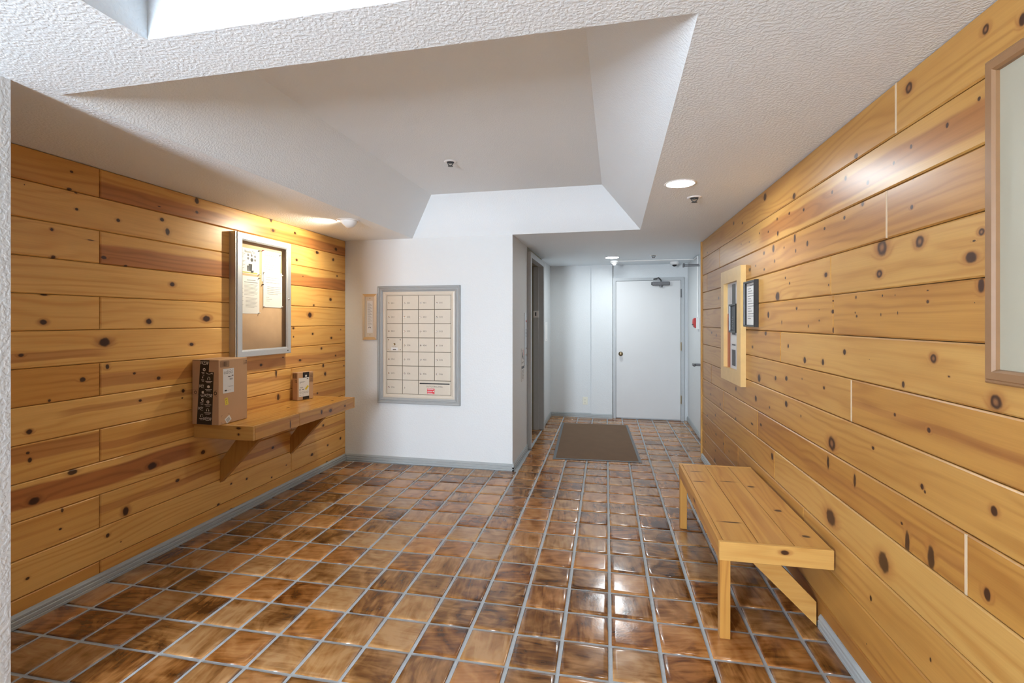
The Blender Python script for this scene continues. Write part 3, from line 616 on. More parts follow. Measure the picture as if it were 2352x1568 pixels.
sheet('recycling_flyer', 'recycling flyer with drawn bins and olive stripe', 2.985, 3.205, 1.776, 1.968, .0105, para(.02, .34, .22, 4, .05)+para(.02, .34, .50, 5, .05)+para(.02, .3, .78, 3, .05), [(.97, .97, 'ink2'), (.97, .02, 'white')], flyer)
def letter2(o, R, W, H):
    mk('picture', quadstrip([(-W/2+.004, -W/2+.045, H/2-.085, H/2-.035)], .001), M['ink'], o, R)
sheet('notice_sheet', 'long notice sheet with small picture below recycling flyer', 2.985, 3.205, 1.478, 1.760, .0105, [(.42, .82, .10, .004), (.30, .92, .16, .004)]+para(.30, .92, .22, 9, .035, .0018)+para(.02, .26, .34, 14, .035, .0018)+para(.36, .9, .58, 8, .035, .0018), [(.97, .97, 'ink2'), (.97, .02, 'white')], letter2)
sheet('letter_sheet', 'upper typed letter pinned right of recycling flyer', 3.232, 3.443, 1.730, 1.975, .0105, [(.15, .85, .14, .003)]+para(.12, .85, .28, 5, .075, .0022)+para(.12, .75, .72, 2, .07, .0022), [(.03, .98, 'red'), (.95, .93, 'ink2')], tilt=-.01)
sheet('letter_sheet', 'lower typed letter overlapping the letter above it', 3.245, 3.462, 1.530, 1.812, .0125, para(.15, .8, .16, 2, .06, .0022)+[(.15, .85, .30, .0022)]+para(.2, .95, .42, 5, .05, .0022)+[(.15, .3, .72, .002), (.15, .45, .77, .002), (.15, .32, .82, .002)], [(.03, .96, 'white'), (.96, .94, 'white'), (.03, .03, 'white'), (.96, .03, 'white'), (-.05, .62, 'ink2')])

# ------------------------------------------------------------------ wall shelf
sh = thing('wall_shelf', 'pine wall shelf on two diagonal braces under notice case', 'shelf', (XL, 3.23, .66))
XF, YS0, YS1, ZT = -2.252, 2.625, 3.838, .75
bw = (XF-.02-XL-.001)/3
for k in range(3):
    mk('shelf_board', box(XL+.001+k*bw+.0012, XL+.001+(k+1)*bw-.0012, YS0+.02, YS1-.02, ZT-.022, ZT-.0015, bev=.0015), pine('pine_shelf%d' % k, 20+k, .34+.03*k, [(2.9+.37*k, XL+.07+k*bw, .02, .009, 0)], axes='YXZ', rough=.25, org=(XL, 3.23, .66)), sh)
mk('front_fascia', box(XF-.0195, XF, YS0+.0195, 3.083, ZT-.092, ZT, bev=.002), pine('pine_fascia1', 31, .42, [(2.98, .69, .006, .03, 0)], (.72, .015, .5, -9, 9), org=(XL, 3.23, .66)), sh)
mk('front_fascia', box(XF-.0195, XF, 3.0845, YS1-.0195, ZT-.092, ZT, bev=.002), pine('pine_fascia2', 32, .42, [(3.35, .71, .012, .018, 0), (3.47, .70, .02, .015, 1), (3.68, .70, .012, .01, 0)], (.69, .02, .4, -9, 9), org=(XL, 3.23, .66)), sh)
mk('end_fascia', box(XL+.001, XF, YS0, YS0+.019, ZT-.092, ZT, bev=.002), pine('pine_fascia3', 33, .2, [(-2.36, .735, .02, .008, 0), (-2.36, .695, .008, .008, 1)], axes='XZY', org=(XL, 3.23, .66)), sh)
mk('end_fascia', box(XL+.001, XF, YS1-.019, YS1, ZT-.092, ZT, bev=.002), pine('pine_fascia4', 34, .3, axes='XZY', org=(XL, 3.23, .66)), sh)
for yb, s in ((2.839, 35), (3.576, 36)):
    mk('brace', prism([(XL+.001, .292), (XL+.001, .437), (-2.470, .727), (-2.335, .727), (-2.335, .665)], .037, 'Y', yb), pine('pine_brace%d' % s, s, .52, axes='ZXY', org=(XL, 3.23, .66)), sh)

# ------------------------------------------------------------------ parcels
def parcel(name, label, loc, rz, w, d, h):
    t = thing(name, label, 'box', loc, rz)
    T = Matrix.Translation(loc) @ Matrix.Rotation(rz, 4, 'Z')
    body = mk('carton', box(-w, 0, 0, d, 0, h, bev=.003), M['card'], t, T)
    mk('flap_seam', join(box(-w/2-.0008, -w/2+.0008, .002, d-.002, h-.0005, h+.0008), box(-w+.01, -.01, -.0006, 0, h-.006, h-.0045)), M['cardprint'], body, T)
    FA = T @ Matrix(((1, 0, 0, -w), (0, 0, -1, 0), (0, 1, 0, 0), (0, 0, 0, 1)))       # face toward -y : u = x from left
    FB = T @ Matrix(((0, 0, 1, 0), (1, 0, 0, 0), (0, 1, 0, 0), (0, 0, 0, 1)))         # face toward +x : u = y
    return t, FA, FB
def poly(pts, h, bm=None):
    b = bmesh.new(); b.faces.new([b.verts.new((x, y, h)) for x, y in pts]); return join(bm, b)
def ring2(cx, cy, r0, r1, h, a0=0, a1=2*PI, n=20, bm=None, sy=1):
    b = bmesh.new(); P = []
    for k in range(n+1):
        a = a0+(a1-a0)*k/n; P.append((b.verts.new((cx+r0*math.cos(a), cy+sy*r0*math.sin(a), h)), b.verts.new((cx+r1*math.cos(a), cy+sy*r1*math.sin(a), h))))
    for A, B in zip(P, P[1:]): b.faces.new((A[0], A[1], B[1], B[0]))
    return join(bm, b)
def play(cx, cy, r, h, bm=None):
    bm = ring2(cx, cy, r*.45, r, h, bm=bm); return bm
def phones(cx, cy, r, h, bm=None):
    bm = ring2(cx, cy, r*.8, r, h, 0, PI, 12, bm); bm = quadstrip([(cx-r*1.1, cx-r*.55, cy-r*.75, cy+r*.1), (cx+r*.55, cx+r*1.1, cy-r*.75, cy+r*.1)], h, bm); return bm
def carton_icon(cx, cy, r, h, bm=None): return poly([(cx-r, cy-r*.6), (cx, cy-r*.9), (cx+r, cy-r*.6), (cx+r, cy+r*.5), (cx, cy+r*.9), (cx-r, cy+r*.5)], h, bm)
def smile(cx, cy, r, h, bm=None):
    bm = ring2(cx, cy+r*.55, r*.94, r*1.08, h, PI*1.17, PI*1.80, 14, bm, .75); return poly([(cx+r*.72, cy-r*.02), (cx+r*1.05, cy+r*.12), (cx+r*1.0, cy-r*.30)], h, bm)
def caption(cx, cy, w, h, bm=None): return quadstrip([(cx-w/2, cx+w/2, cy, cy+.0035), (cx-w*.35, cx+w*.3, cy-.008, cy-.0055)], h, bm)
H1 = .42
b1, FA, FB = parcel('parcel', 'large cardboard parcel with black printed tape on left of shelf', (-2.492, 2.606, .7505), .0, .205, .245, H1)
W1 = .205
def tape_strip(top, bot, v1, v0, h): return poly([(bot[0]*W1, v0*H1), (bot[1]*W1, v0*H1), (top[1]*W1, v1*H1), (top[0]*W1, v1*H1)], h)
ta = mk('tape', tape_strip((.32, .655), (.18, .54), .995, .005, .0006), M['tape'], b1, FA)
tb = mk('tape', tape_strip((.475, .825), (.405, .75), .815, .005, .0012), M['tape'], b1, FA)
def uA(v): return (.18+(.32-.18)*v+.54+(.655-.54)*v)/2*W1
def uB(v): f = v/.815; return (.405+.07*f+.75+.075*f)/2*W1
b = None
for v, k in ((.95, 'p'), (.835, 'o'), (.72, 'h'), (.59, 'p'), (.485, 'c'), (.365, 'o'), (.245, 'p'), (.125, 'h')):
    u, y, h = uA(v), v*H1, .0009
    if k == 'p': b = text('prime', .027, u, y+.007, h, bm=b); b = smile(u, y-.004, .024, h, b)
    else: b = {'o': play, 'h': phones, 'c': carton_icon}[k](u, y+.006, .0105, h, b); b = caption(u, y-.014, .042, h, b)
mk('tape_print', b, M['tapeprint'], ta, FA)
b = smile(uB(.80), .80*H1-.002, .026, .0015)
for v, k in ((.70, 'h'), (.575, 'c'), (.45, 'p'), (.34, 'o'), (.215, 'h'), (.09, 'p')):
    u, y, h = uB(v), v*H1, .0015
    if k == 'p': b = text('prime', .027, u, y+.007, h, bm=b); b = smile(u, y-.004, .024, h, b)
    else: b = {'o': play, 'h': phones, 'c': carton_icon}[k](u, y+.006, .0105, h, b); b = caption(u, y-.014, .052, h, b)
mk('tape_print', b, M['tapeprint'], tb, FA)
b = molding(.03*W1, .24*W1, .455*H1, .535*H1, [(0, .0005), (.0012, .0005)]); b = ring2(.135*W1, .495*H1, .006, .011, .0005, bm=b)
b = ring2(.93*W1, .49*H1, .019, .0205, .0005, PI*.5, PI*1.5, 14, b); b = ring2(.88*W1, .49*H1, .006, .012, .0005, bm=b)
mk('carton_print', b, M['cardprint'], b1, FA)
D1 = .245
def lab(u0, u1, v0, v1, h=.0006): return quadstrip([(u0*D1, u1*D1, v0*H1, v1*H1)], h)
def bars(u0, u1, v0, v1, n, h, vert=True, seed=1):
    r = random.Random(seed); out = []; u = u0
    for k in range(n):
        w = (u1-u0)/n
        out.append((u0+k*w, u0+k*w+w*r.uniform(.25, .75), v0, v1) if vert else (u0, u1, v0+k*(v1-v0)/n, v0+k*(v1-v0)/n+(v1-v0)/n*r.uniform(.3, .7)))
    return out
lb = mk('shipping_label', lab(.14, .51, .475, .855), M['paper'], b1, FB)
q = [(.17, .225, .775, .81), (.245, .30, .775, .81), (.325, .38, .775, .81), (.405, .46, .775, .815)]
b = None
for u0, u1, v0, v1 in q: b = molding(u0*D1, u1*D1, v0*H1, v1*H1, [(0, .0009), (.0025, .0009)], b)
b = quadstrip([(u0*D1, u1*D1, v0*H1, v1*H1) for u0, u1, v0, v1 in ((.28, .32, .825, .831), (.36, .40, .828, .834), (.45, .49, .831, .837), (.3, .48, .575, .578), (.34, .49, .568, .571), (.28, .33, .51, .513), (.35, .41, .512, .515))]+bars(.36*D1, .47*D1, .676*H1, .70*H1, 9, 0), .0009, b)
mk('label_print', b, M['ink'], lb, FB)
mk('label_bars', quadstrip([(u0*D1, u1*D1, v0*H1, v1*H1) for u0, u1, v0, v1 in ((.31, .39, .722, .735), (.40, .43, .728, .734), (.44, .49, .733, .746), (.19, .265, .505, .525))], .001), M['ink2'], lb, FB)
b = molding(.055*D1, .345*D1, .885*H1, .975*H1, [(0, .0006), (.002, .0006)]); b = quadstrip(bars(.07*D1, .33*D1, .895*H1, .965*H1, 15, 0, seed=4), .0006, b)
b = quadstrip([(.86*D1, .868*D1, .89*H1, .965*H1), (.86*D1, .98*D1, .895*H1, .9*H1), (.88*D1, .96*D1, .945*H1, .95*H1), (.88*D1, .96*D1, .92*H1, .925*H1), (.94*D1, .97*D1, .94*H1, .955*H1), (.94*D1, .97*D1, .915*H1, .93*H1),
    (.09*D1, .096*D1, .115*H1, .14*H1), (.09*D1, .13*D1, .137*H1, .141*H1), (.345*D1, .351*D1, .125*H1, .15*H1), (.32*D1, .351*D1, .147*H1, .151*H1), (.09*D1, .096*D1, .015*H1, .04*H1), (.09*D1, .13*D1, .015*H1, .019*H1)], .0006, b)
mk('carton_print', b, M['cardprint'], b1, FB)
def sticker(t, F, cx, cy, w, h, a, mat, name, hh=.0008):
    R = F @ Matrix.Translation((cx, cy, hh)) @ Matrix.Rotation(a, 4, 'Z')
    s = mk(name, quadstrip([(-w/2, w/2, -h/2, h/2)], 0), M[mat], t, R); return s, R
s, R = sticker(b1, FB, .255*D1, .345*H1, .026, .047, .17, 'yellow', 'yellow_sticker'); mk('sticker_print', text('H', .018, 0, .012, .0003, bm=quadstrip([(-.002, .004, -.006, -.002), (-.003, .003, -.016, -.013)], .0003)), M['ink2'], s, R)
s, R = sticker(b1, FB, .31*D1, .062*H1, .045, .038, .55, 'paper', 'barcode_sticker'); mk('sticker_print', quadstrip(bars(-.016, .014, -.014, .010, 7, 0, False, 9), .0003), M['ink'], s, R)
# small parcel
H2, W2, D2 = .235, .066, .158
b2, FA2, FB2 = parcel('parcel', 'small upright cardboard parcel with white label at far end of shelf', (-2.622, 3.560, .7505), -.30, W2, D2, H2)
q = molding(.06*W2, .94*W2, .79*H2, .955*H2, [(0, .0005), (.002, .0005)]); q = quadstrip(bars(.12*W2, .88*W2, .805*H2, .94*H2, 11, 0, seed=6), .0005, q)
q = quadstrip([(.52*W2, .55*W2, .64*H2, .73*H2), (.52*W2, .85*W2, .70*H2, .715*H2), (.52*W2, .85*W2, .65*H2, .665*H2), (.75*W2, .9*W2, .69*H2, .725*H2), (.75*W2, .9*W2, .64*H2, .675*H2)], .0005, q)
mk('carton_print', q, M['cardprint'], b2, FA2)
tb2 = mk('tape', quadstrip([(.33*D2, .73*D2, .003, H2-.001)], .0006), M['tape'], b2, FB2)
mk('tape_print', play(.53*D2, .855*H2, .0095, .0009), M['tapeprint'], tb2, FB2)
lb2 = mk('shipping_label', quadstrip([(.08*D2, .72*D2, .12*H2, .80*H2)], .001), M['paper'], b2, FB2)
q = quadstrip([(.13*D2, .47*D2, .655*H2, .665*H2), (.13*D2, .40*D2, .63*H2, .64*H2), (.13*D2, .2*D2, .60*H2, .61*H2), (.12*D2, .24*D2, .17*H2, .18*H2), (.3*D2, .4*D2, .17*H2, .18*H2)]+bars(.14*D2, .36*D2, .43*H2, .47*H2, 9, 0, seed=3), .0013)
for u in (.13, .28, .43, .57): q = molding(u*D2, (u+.1)*D2, .24*H2, .30*H2, [(0, .0013), (.002, .0013)], q)
mk('label_print', q, M['ink'], lb2, FB2)
mk('label_bars', quadstrip([(.11*D2, .2*D2, .36*H2, .385*H2), (.29*D2, .40*D2, .37*H2, .395*H2), (.57*D2, .67*D2, .735*H2, .76*H2)], .0014), M['ink2'], lb2, FB2)
s, R = sticker(b2, FB2, .58*D2, .43*H2, .018, .042, -.75, 'yellow', 'yellow_sticker', .0016); mk('sticker_print', text('H', .012, 0, .012, .0003, bm=quadstrip([(-.003, .003, -.006, -.003)], .0003)), M['ink2'], s, R)
q = molding(.765*D2, .97*D2, .62*H2, .925*H2, [(0, .0006), (.002, .0006)]); q = quadstrip(bars(.79*D2, .95*D2, .64*H2, .91*H2, 11, 0, False, 8), .0006, q)
mk('carton_print', q, M['cardprint'], b2, FB2)

# ------------------------------------------------------------------ mailboxes
mb = thing('mailbox_unit', 'beige wall mailbox unit of numbered doors in grey moulding', 'mailboxes', (-1.904, YB, .60))
mk('moulding', molding(-2.338, -1.470, .602, 1.770, [(0, 0), (0, .020), (.006, .024), (.018, .022), (.022, .017), (.032, .017), (.036, .021), (.044, .019), (.052, .013), (.058, .012), (.058, 0)]), M['mailtrim'], mb, MB_)
mk('unit_frame', molding(-2.281, -1.527, .660, 1.712, [(0, .002), (0, .012), (.012, .014), (.026, .012), (.030, .008), (.036, .008), (.036, .001)]), M['mail'], mb, MB_)
mk('unit_back', box(-2.28, -1.53, YB-.0035, YB-.0005, .665, 1.705), M['mailgap'], mb)
gx0, gx1, gz0, gz1 = -2.243, -1.565, .697, 1.675
cw, rh = (gx1-gx0)/4, (gz1-gz0)/7
def lockbm(x, z, r=.0085): return lathe([(0, .003), (r*.6, .003), (r*.7, .005), (r, .004), (r*1.05, 0)], 12, M=MB_ @ Matrix.Translation((x, z, .009)))
for c in range(4):
    for r in range(7):
        x0, x1 = gx0+c*cw+.0028, gx0+(c+1)*cw-.0028; zt = gz1-r*rh-.0028; zb = gz1-(r+1)*rh+.0028
        if c == 3 and r == 6: continue
        if c == 2 and r == 6:
            x1 = gx1-.0028
            d = mk('outgoing_panel', box(x0, x1, YB-.009, YB-.003, zb, zt, bev=.0012), M['mail'], mb, label='outgoing mail panel with black slot')
            sl = [(x0+.016+.006*math.cos(a), zt-.026+.006*math.sin(a)) for a in [PI/2+PI*k/8 for k in range(9)]]+[(x1-.016+.006*math.cos(a), zt-.026+.006*math.sin(a)) for a in [-PI/2+PI*k/8 for k in range(9)]]
            mk('slot', poly(sl, .0093), M['black'], d, MB_)
            mk('lettering', text('OUTGOING MAIL', .021, (x0+x1)/2, zt-.055, .0094, sx=1.05), M['engrave'], d, MB_)
            st = mk('red_sticker', quadstrip([(x0+.089, x0+.166, zb+.006, zb+.060)], .0096), M['redprint'], d, MB_)
            q = quadstrip([(x0+.092, x0+.156, zb+.050, zb+.057), (x0+.092, x0+.143, zb+.030, zb+.037), (x0+.092, x0+.144, zb+.015, zb+.019), (x0+.092, x0+.156, zb+.009, zb+.012)], .0098)
            mk('sticker_print', ring2(x0+.155, zb+.033, 0.001, .0065, .0098, bm=q), M['paper'], st, MB_)
            continue
        n = NUMS[c][r]
        d = mk('mailbox_door', box(x0, x1, YB-.009, YB-.003, zb, zt, bev=.0012), M['mail'], mb)
        if n is None:
            for sx in (.018, cw-.026):
                for sz in (.020, .118): mk('bolt', lathe([(0, .004), (.004, .0035), (.007, 0)], 10, None, MB_ @ Matrix.Translation((x0+sx, zb+sz, .009))), M['chrome'], d, smooth=True)
            mk('master_lock', lathe([(0, .003), (.007, .003), (.009, .005), (.011, .004), (.0115, 0)], 14, M=MB_ @ Matrix.Translation(((x0+x1)/2, zb+.072, .009))), M['brass'], d, smooth=True)
            mk('plate', quadstrip([((x0+x1)/2-.035, (x0+x1)/2+.035, zb+.010, zb+.040)], .0093), M['paper'], d, MB_)
            mk('lettering', text('U.S. MAIL', .011, (x0+x1)/2, zb+.045, .0095, bm=quadstrip([((x0+x1)/2-.018, (x0+x1)/2+.018, zb+.015, zb+.024)], .0096)), M['engrave'], d, MB_)
            continue
        mk('lock', lockbm(x0+.022, (zb+zt)/2-.005), M['chrome'], d, smooth=True)
        if n: mk('number', text(str(n), .0225, x0+.064, (zb+zt)/2-.005, .0094, sx=1.12), M['engrave'], d, MB_)
# directory strip in a small frame
df = thing('directory_frame', 'slim frame holding a paper name strip left of mailboxes', 'frame', (-2.428, YB, 1.234))
u0, u1, v0, v1 = -2.507, -2.350, 1.234, 1.695
for (a, b_, c, d_), mt in (((u0, u1, v1-.026, v1), 'tanwood'), ((u0, u1, v0, v0+.026), 'tanwood')):
    s_ = 1 if c > 1.4 else -1
    o_, i_ = (v1, v1-.026) if s_ > 0 else (v0, v0+.026)
    mk('frame_rail', prism([(u0, o_), (u1, o_), (u1-.026, i_), (u0+.026, i_)], -.014, 'Y', YB), M[mt], df)
for o_, i_ in ((u0, u0+.026), (u1, u1-.026)):
    mk('frame_stile', prism([(o_, v0), (i_, v0+.026), (i_, v1-.026), (o_, v1)], -.014, 'Y', YB), M['alu'], df)
mk('backing', box(u0+.026, u1-.026, YB-.006, YB-.001, v0+.026, v1-.026), M['mail'], df)
pp = mk('name_strip', box(-2.459, -2.397, YB-.0068, YB-.0062, 1.303, 1.627), M['paper'], df)
mk('print', quadstrip([(-2.453, -2.453+.03+.02*((k*7) % 3)/2, 1.60-k*.0105, 1.6025-k*.0105) for k in range(22)], .0072, ring2(-2.43, 1.350, .008, .015, .0072, 0, PI, 12)), M['ink'], pp, MB_)
for z_ in (1.651, 1.282): mk('screw', lathe([(0, .0015), (.004, .001), (.0045, 0)], 10, None, MB_ @ Matrix.Translation((-2.428, z_, .006))), M['steel'], df)

# ------------------------------------------------------------------ bench (sits square to the right wall)
bn = thing('bench', 'low pine bench with slatted top and diagonal brace by plank wall', 'bench', tuple(RW @ Vector((-.25, 2.9, .007))), .0212)
BX0, BX1, BY0, BY1, BZ = -.478, -.016, 2.290, 3.488, .440
bw = (BX1-.001-(BX0+.020))/3
for k, (kn, st) in enumerate((([(2.52, BX0+.10, .006, .05, 0), (3.12, BX0+.07, .006, .04, 0), (3.32, BX0+.08, .005, .04, 0)], None), ([(3.15, BX0+.24, .006, .05, 0)], (BX0+.25, .03, .3, -9, 9)), ([(3.08, BX0+.35, .012, .02, 0), (2.72, BX0+.38, .014, .018, 0), (2.42, BX0+.40, .012, .018, 0)], None))):
    mk('seat_board', box(BX0+.020+k*bw+.0012, BX0+.020+(k+1)*bw-.0012, BY0+.020, BY1-.020, BZ-.022, BZ-.001, bev=.0015), pine('pine_seat%d' % k, 50+k, (.36, .34, .40)[k], kn, st, axes='YXZ', rough=.3, org=(-.25, 2.9, .007)), bn, RW)
RWL = None
mk('apron', box(BX0, BX0+.0195, BY0+.0195, BY1-.0195, BZ-.084, BZ, bev=.002), pine('pine_apron1', 54, .45, [(2.9, .40, .03, .01, 0)], (.385, .014, .5, -9, 9), org=(-.25, 2.9, .007)), bn, RW)
mk('apron', box(BX0, BX1, BY0, BY0+.019, BZ-.084, BZ, bev=.002), pine('pine_apron2', 55, .18, [(-.21, .415, .016, .010, 1)], axes='XZY', org=(-.25, 2.9, .007)), bn, RW)
mk('apron', box(BX0, BX1, BY1-.019, BY1, BZ-.084, BZ, bev=.002), pine('pine_apron3', 56, .3, axes='XZY', org=(-.25, 2.9, .007)), bn, RW)
for yy, s in ((BY0+.001, 57), (BY1-.045, 58)):
    mk('leg', box(BX0+.003, BX0+.047, yy, yy+.044, .008, BZ-.0845 if s == 0 else BZ-.0225, bev=.0015), pine('pine_leg%d' % s, s, .48, [(BX0+.04, .26, .008, .008, 0)] if s == 57 else (), axes='ZXY', org=(-.25, 2.9, .007)), bn, RW)
mk('brace', prism([(-.0155, .008), (-.0155, .118), (-.262, .372), (-.39, .372), (-.39, .372)][:4], .037, 'Y', 2.470), pine('pine_bracket', 59, .22, axes='XZY', org=(-.25, 2.9, .007)), bn, RW)

# ------------------------------------------------------------------ fire panel in a pine surround, right wall
cp = thing('alarm_panel', 'grey alarm control panel set in a pine surround', 'control panel', tuple(RW @ Vector((-.001, 3.95, .955))), .0212)
PA, PB, PZ0, PZ1 = 3.655, 4.245, .955, 1.818
def surr(pts, sd, ax): 
    return mk('surround_board', prism([(a, c) for a, c in pts], -.036, 'X', -.001), M['palewood'], cp, RW)
sw = .105
surr([(PA, PZ0), (PA+sw, PZ0+.1), (PA+sw, PZ1-.1), (PA, PZ1)], 1, 'ZYX'); surr([(PB, PZ0), (PB-sw*.9, PZ0+.1), (PB-sw*.9, PZ1-.1), (PB, PZ1)], 2, 'ZYX')
surr([(PA, PZ1), (PA+sw, PZ1-.1), (PB-sw*.9, PZ1-.1), (PB, PZ1)], 3, 'YZX'); surr([(PA, PZ0), (PA+sw, PZ0+.1), (PB-sw*.9, PZ0+.1), (PB, PZ0)], 4, 'YZX')
U0, U1, V0, V1 = -(PB-sw*.9), -(PA+sw), PZ0+.1, PZ1-.1       # u = -y'
face = mk('panel_face', quadstrip([(U0, U1, V0, V1)], .006), M['panelwhite'], cp, MR_)
UW, VH = U1-U0, V1-V0
def pr_(f0, f1, g0, g1): return (U0+f0*UW, U0+f1*UW, V1-g1*VH, V1-g0*VH)
mk('red_edge', quadstrip([pr_(0, .23, .36, 1)], .0068), M['panelred'], face, MR_)
for q_ in ((.36, .62, .02, .26), (.36, .62, .58, .605), (.36, .62, .715, .73), (.36, .62, .78, .965)): mk('dark_strip', quadstrip([pr_(*q_)], .0075), M['darkgrey'], face, MR_)
for q_ in ((.02, .22, .02, .35), (.27, .70, .61, .71), (.27, .67, .735, .775)): mk('white_strip', quadstrip([pr_(*q_)], .0072), M['paper'], face, MR_)
a = pr_(.24, .74, .25, .58)
ds = mk('display', molding(*a, [(0, .006), (0, .022), (.012, .022), (.016, .010), (.03, .010)]), M['black'], cp, MR_)
mk('display_screen', quadstrip([(a[0]+.01, a[1]-.01, a[2]+.01, a[3]-.01)], .011), M['darkgrey'], ds, MR_)
mk('indicator_light', quadstrip([(a[0]+.06+.02*(k % 2), a[0]+.072+.02*(k % 2), a[2]+.03+k*.017, a[2]+.036+k*.017) for k in range(6)], .0115), M['paper'], ds, MR_)
mk('key_lock', lathe([(0, .008), (.007, .007), (.009, 0)], 12, M=MR_ @ Matrix.Translation((U0+.88*UW, V1-.70*VH, .006))), M['chrome'], cp, smooth=True)
# black document frame
fr = thing('document_frame', 'small black framed document beside the alarm panel', 'frame', tuple(RW @ Vector((-.001, 3.5, 1.38))), .0212)
F0, F1, G0, G1 = -3.622, -3.372, 1.382, 1.693
mk('frame', molding(F0, F1, G0, G1, [(0, .001), (0, .026), (.003, .029), (.012, .029), (.014, .022), (.014, .004)]), M['black'], fr, MR_)
dc = mk('document', box(.0, .25-.026, .0, .311-.026, 0, .001), M['paper'], fr, MR_ @ Matrix.Translation((F0+.013, G0+.013, .008)))
mk('print', quadstrip([(.03, .10+.09*((k*5) % 4)/3, .245-k*.017, .2485-k*.017) for k in range(13)]+[(.07, .17, .265, .270)], .0014), M['ink'], dc, MR_ @ Matrix.Translation((F0+.013, G0+.013, .008)))
# large pale framed board cut by the right edge
bf = thing('framed_board', 'large pale board in moulded wood frame at right edge', 'framed board', tuple(RW @ Vector((-.001, 1.0, 1.262))), .0212)
mk('frame', molding(-1.466, -.45, 1.262, 2.085, [(0, .001), (0, .014), (.004, .018), (.009, .018), (.012, .022), (.030, .022), (.036, .016), (.038, .004)]), M['framewood'], bf, MR_)
mk('board_face', quadstrip([(-1.430, -.486, 1.298, 2.049)], .008), M['palepanel'], bf, MR_)

# ------------------------------------------------------------------ door mat
mt_ = thing('door_mat', 'brown floor mat with grey rubber border in the hall', 'mat', (-.238, 5.79, .007), .056)
T = Matrix.Translation((-.238, 5.79, .0082)) @ Matrix.Rotation(.056, 4, 'Z')
mk('rubber_border', box(-.445, .445, -.875, .875, 0, .004, bev=.0015), M['rubber'], mt_, T)
mk('pile', box(-.415, .415, -.845, .845, .0035, .008, bev=.0015), M['mat'], mt_, T)

# ------------------------------------------------------------------ ceiling fittings
def downlight(label, x, y, r):
    t = thing('downlight', label, 'ceiling light', (x, y, ZC), 0, 'round recessed downlights')
    T = Matrix.Translation((x, y, ZC))
    mk('trim_ring', lathe([(r+.016, -.0005), (r+.014, -.004), (r+.004, -.005), (r, -.003), (r, .004)], 40, M=T), M['white'], t, smooth=True)
    mk('lens', lathe([(0, -.002), (r, -.002)], 40, M=T), M['lens'], t)
downlight('round lit downlight in the ceiling near the plank wall', .376, 3.0, .077)
downlight('round lit downlight in the hall ceiling', -.046, 6.29, .082)
def sprinkler(label, x, y, z):
    t = thing('sprinkler', label, 'sprinkler', (x, y, z), 0, 'pendent sprinkler heads'); T = Matrix.Translation((x, y, z))
    mk('escutcheon', lathe([(.047, -.0003), (.044, -.005), (.03, -.007), (.024, -.004), (.024, 0)], 24, M=T), M['white'], t, smooth=True)
    mk('head', lathe([(.026, -.004), (.026, -.008), (.013, -.010), (.012, -.013), (0, -.013)], 16, M=T), M['darkgrey'], t)
    for sx in (-1, 1): mk('yoke_arm', tube([(sx*.021, 0, -.008), (sx*.018, 0, -.018), (sx*.004, 0, -.029)], .0032, 6), M['darkgrey'], t, T)
    mk('deflector', lathe([(0, -.026), (.008, -.028), (.019, -.032), (.019, -.0335), (0, -.036)], 14, M=T), M['darkgrey'], t)
sprinkler('dark sprinkler head in the ceiling tray', -1.165, 3.28, 2.57)
sprinkler('dark sprinkler head just beyond the nearer downlight', .508, 3.354, ZC)
sprinkler('dark sprinkler head in the hall ceiling', .458, 6.19, ZC)
# adjustable spot by the left wall
ex, ey = -2.13, 3.525
es = thing('eyeball_spotlight', 'white eyeball spotlight in ceiling aimed at the notice case', 'ceiling light', (ex, ey, ZC))
T = Matrix.Translation((ex, ey, ZC))
mk('trim_ring', lathe([(.094, -.0005), (.092, -.005), (.077, -.006), (.075, .004)], 36, M=T), M['white'], es, smooth=True)
aim = Vector((-.70, -.08, -.55)).normalized()
Q = T @ Matrix.Translation((0, 0, .010)) @ aim.to_track_quat('Z', 'Y').to_matrix().to_4x4()
prof = [(.074*math.sin(a), -.074*math.cos(a)) for a in [PI*k/20 for k in range(0, 15)]]
mk('eyeball', lathe([(.0001, -.074)]+prof[1:]+[(.054, .050), (.050, .030), (.050, .004)], 32, M=Q), M['white'], es, smooth=True)
mk('lamp_face', lathe([(0, .006), (.050, .006)], 24, M=Q), emis('spot_lens', (1, .97, .92), 4), es)
sl = bpy.data.lights.new('spot_beam', 'SPOT'); sl.energy = SPOT; sl.spot_size = 2.35; sl.spot_blend = .9; sl.shadow_soft_size = .03; sl.color = (1, .88, .66)
so = bpy.data.objects.new('spot_beam', sl); C.objects.link(so)
so.location = Vector((ex, ey, ZC+.008))+aim*.058; so.rotation_euler = (-aim).to_track_quat('Z', 'Y').to_euler()
# smoke detector, camera dome, conduit
sd = thing('smoke_detector', 'white stepped smoke detector on hall ceiling below the downlight', 'smoke detector', (-.02, 6.62, ZC)); T = Matrix.Translation((-.02, 6.62, ZC))
mk('base', lathe([(.058, -.0005), (.058, -.026), (.050, -.030), (.040, -.030), (0, -.030)], 28, M=T), M['white'], sd)
mk('sensor_head', lathe([(.038, -.029), (.040, -.040), (.034, -.046), (.024, -.046), (.024, -.060), (.018, -.066), (0, -.066)], 24, M=T), M['white'], sd)
mk('vent', quadstrip([(-.014, -.005, -.060, -.054), (.005, .014, -.060, -.054)], .0245), M['darkgrey'], sd, Matrix(((1, 0, 0, -.02), (0, 0, -1, 6.62), (0, 1, 0, ZC), (0, 0, 0, 1))))
dcam = thing('dome_camera', 'small white dome camera on ceiling before the hall door', 'camera', (.79, 6.93, ZC)); T = Matrix.Translation((.79, 6.93, ZC))
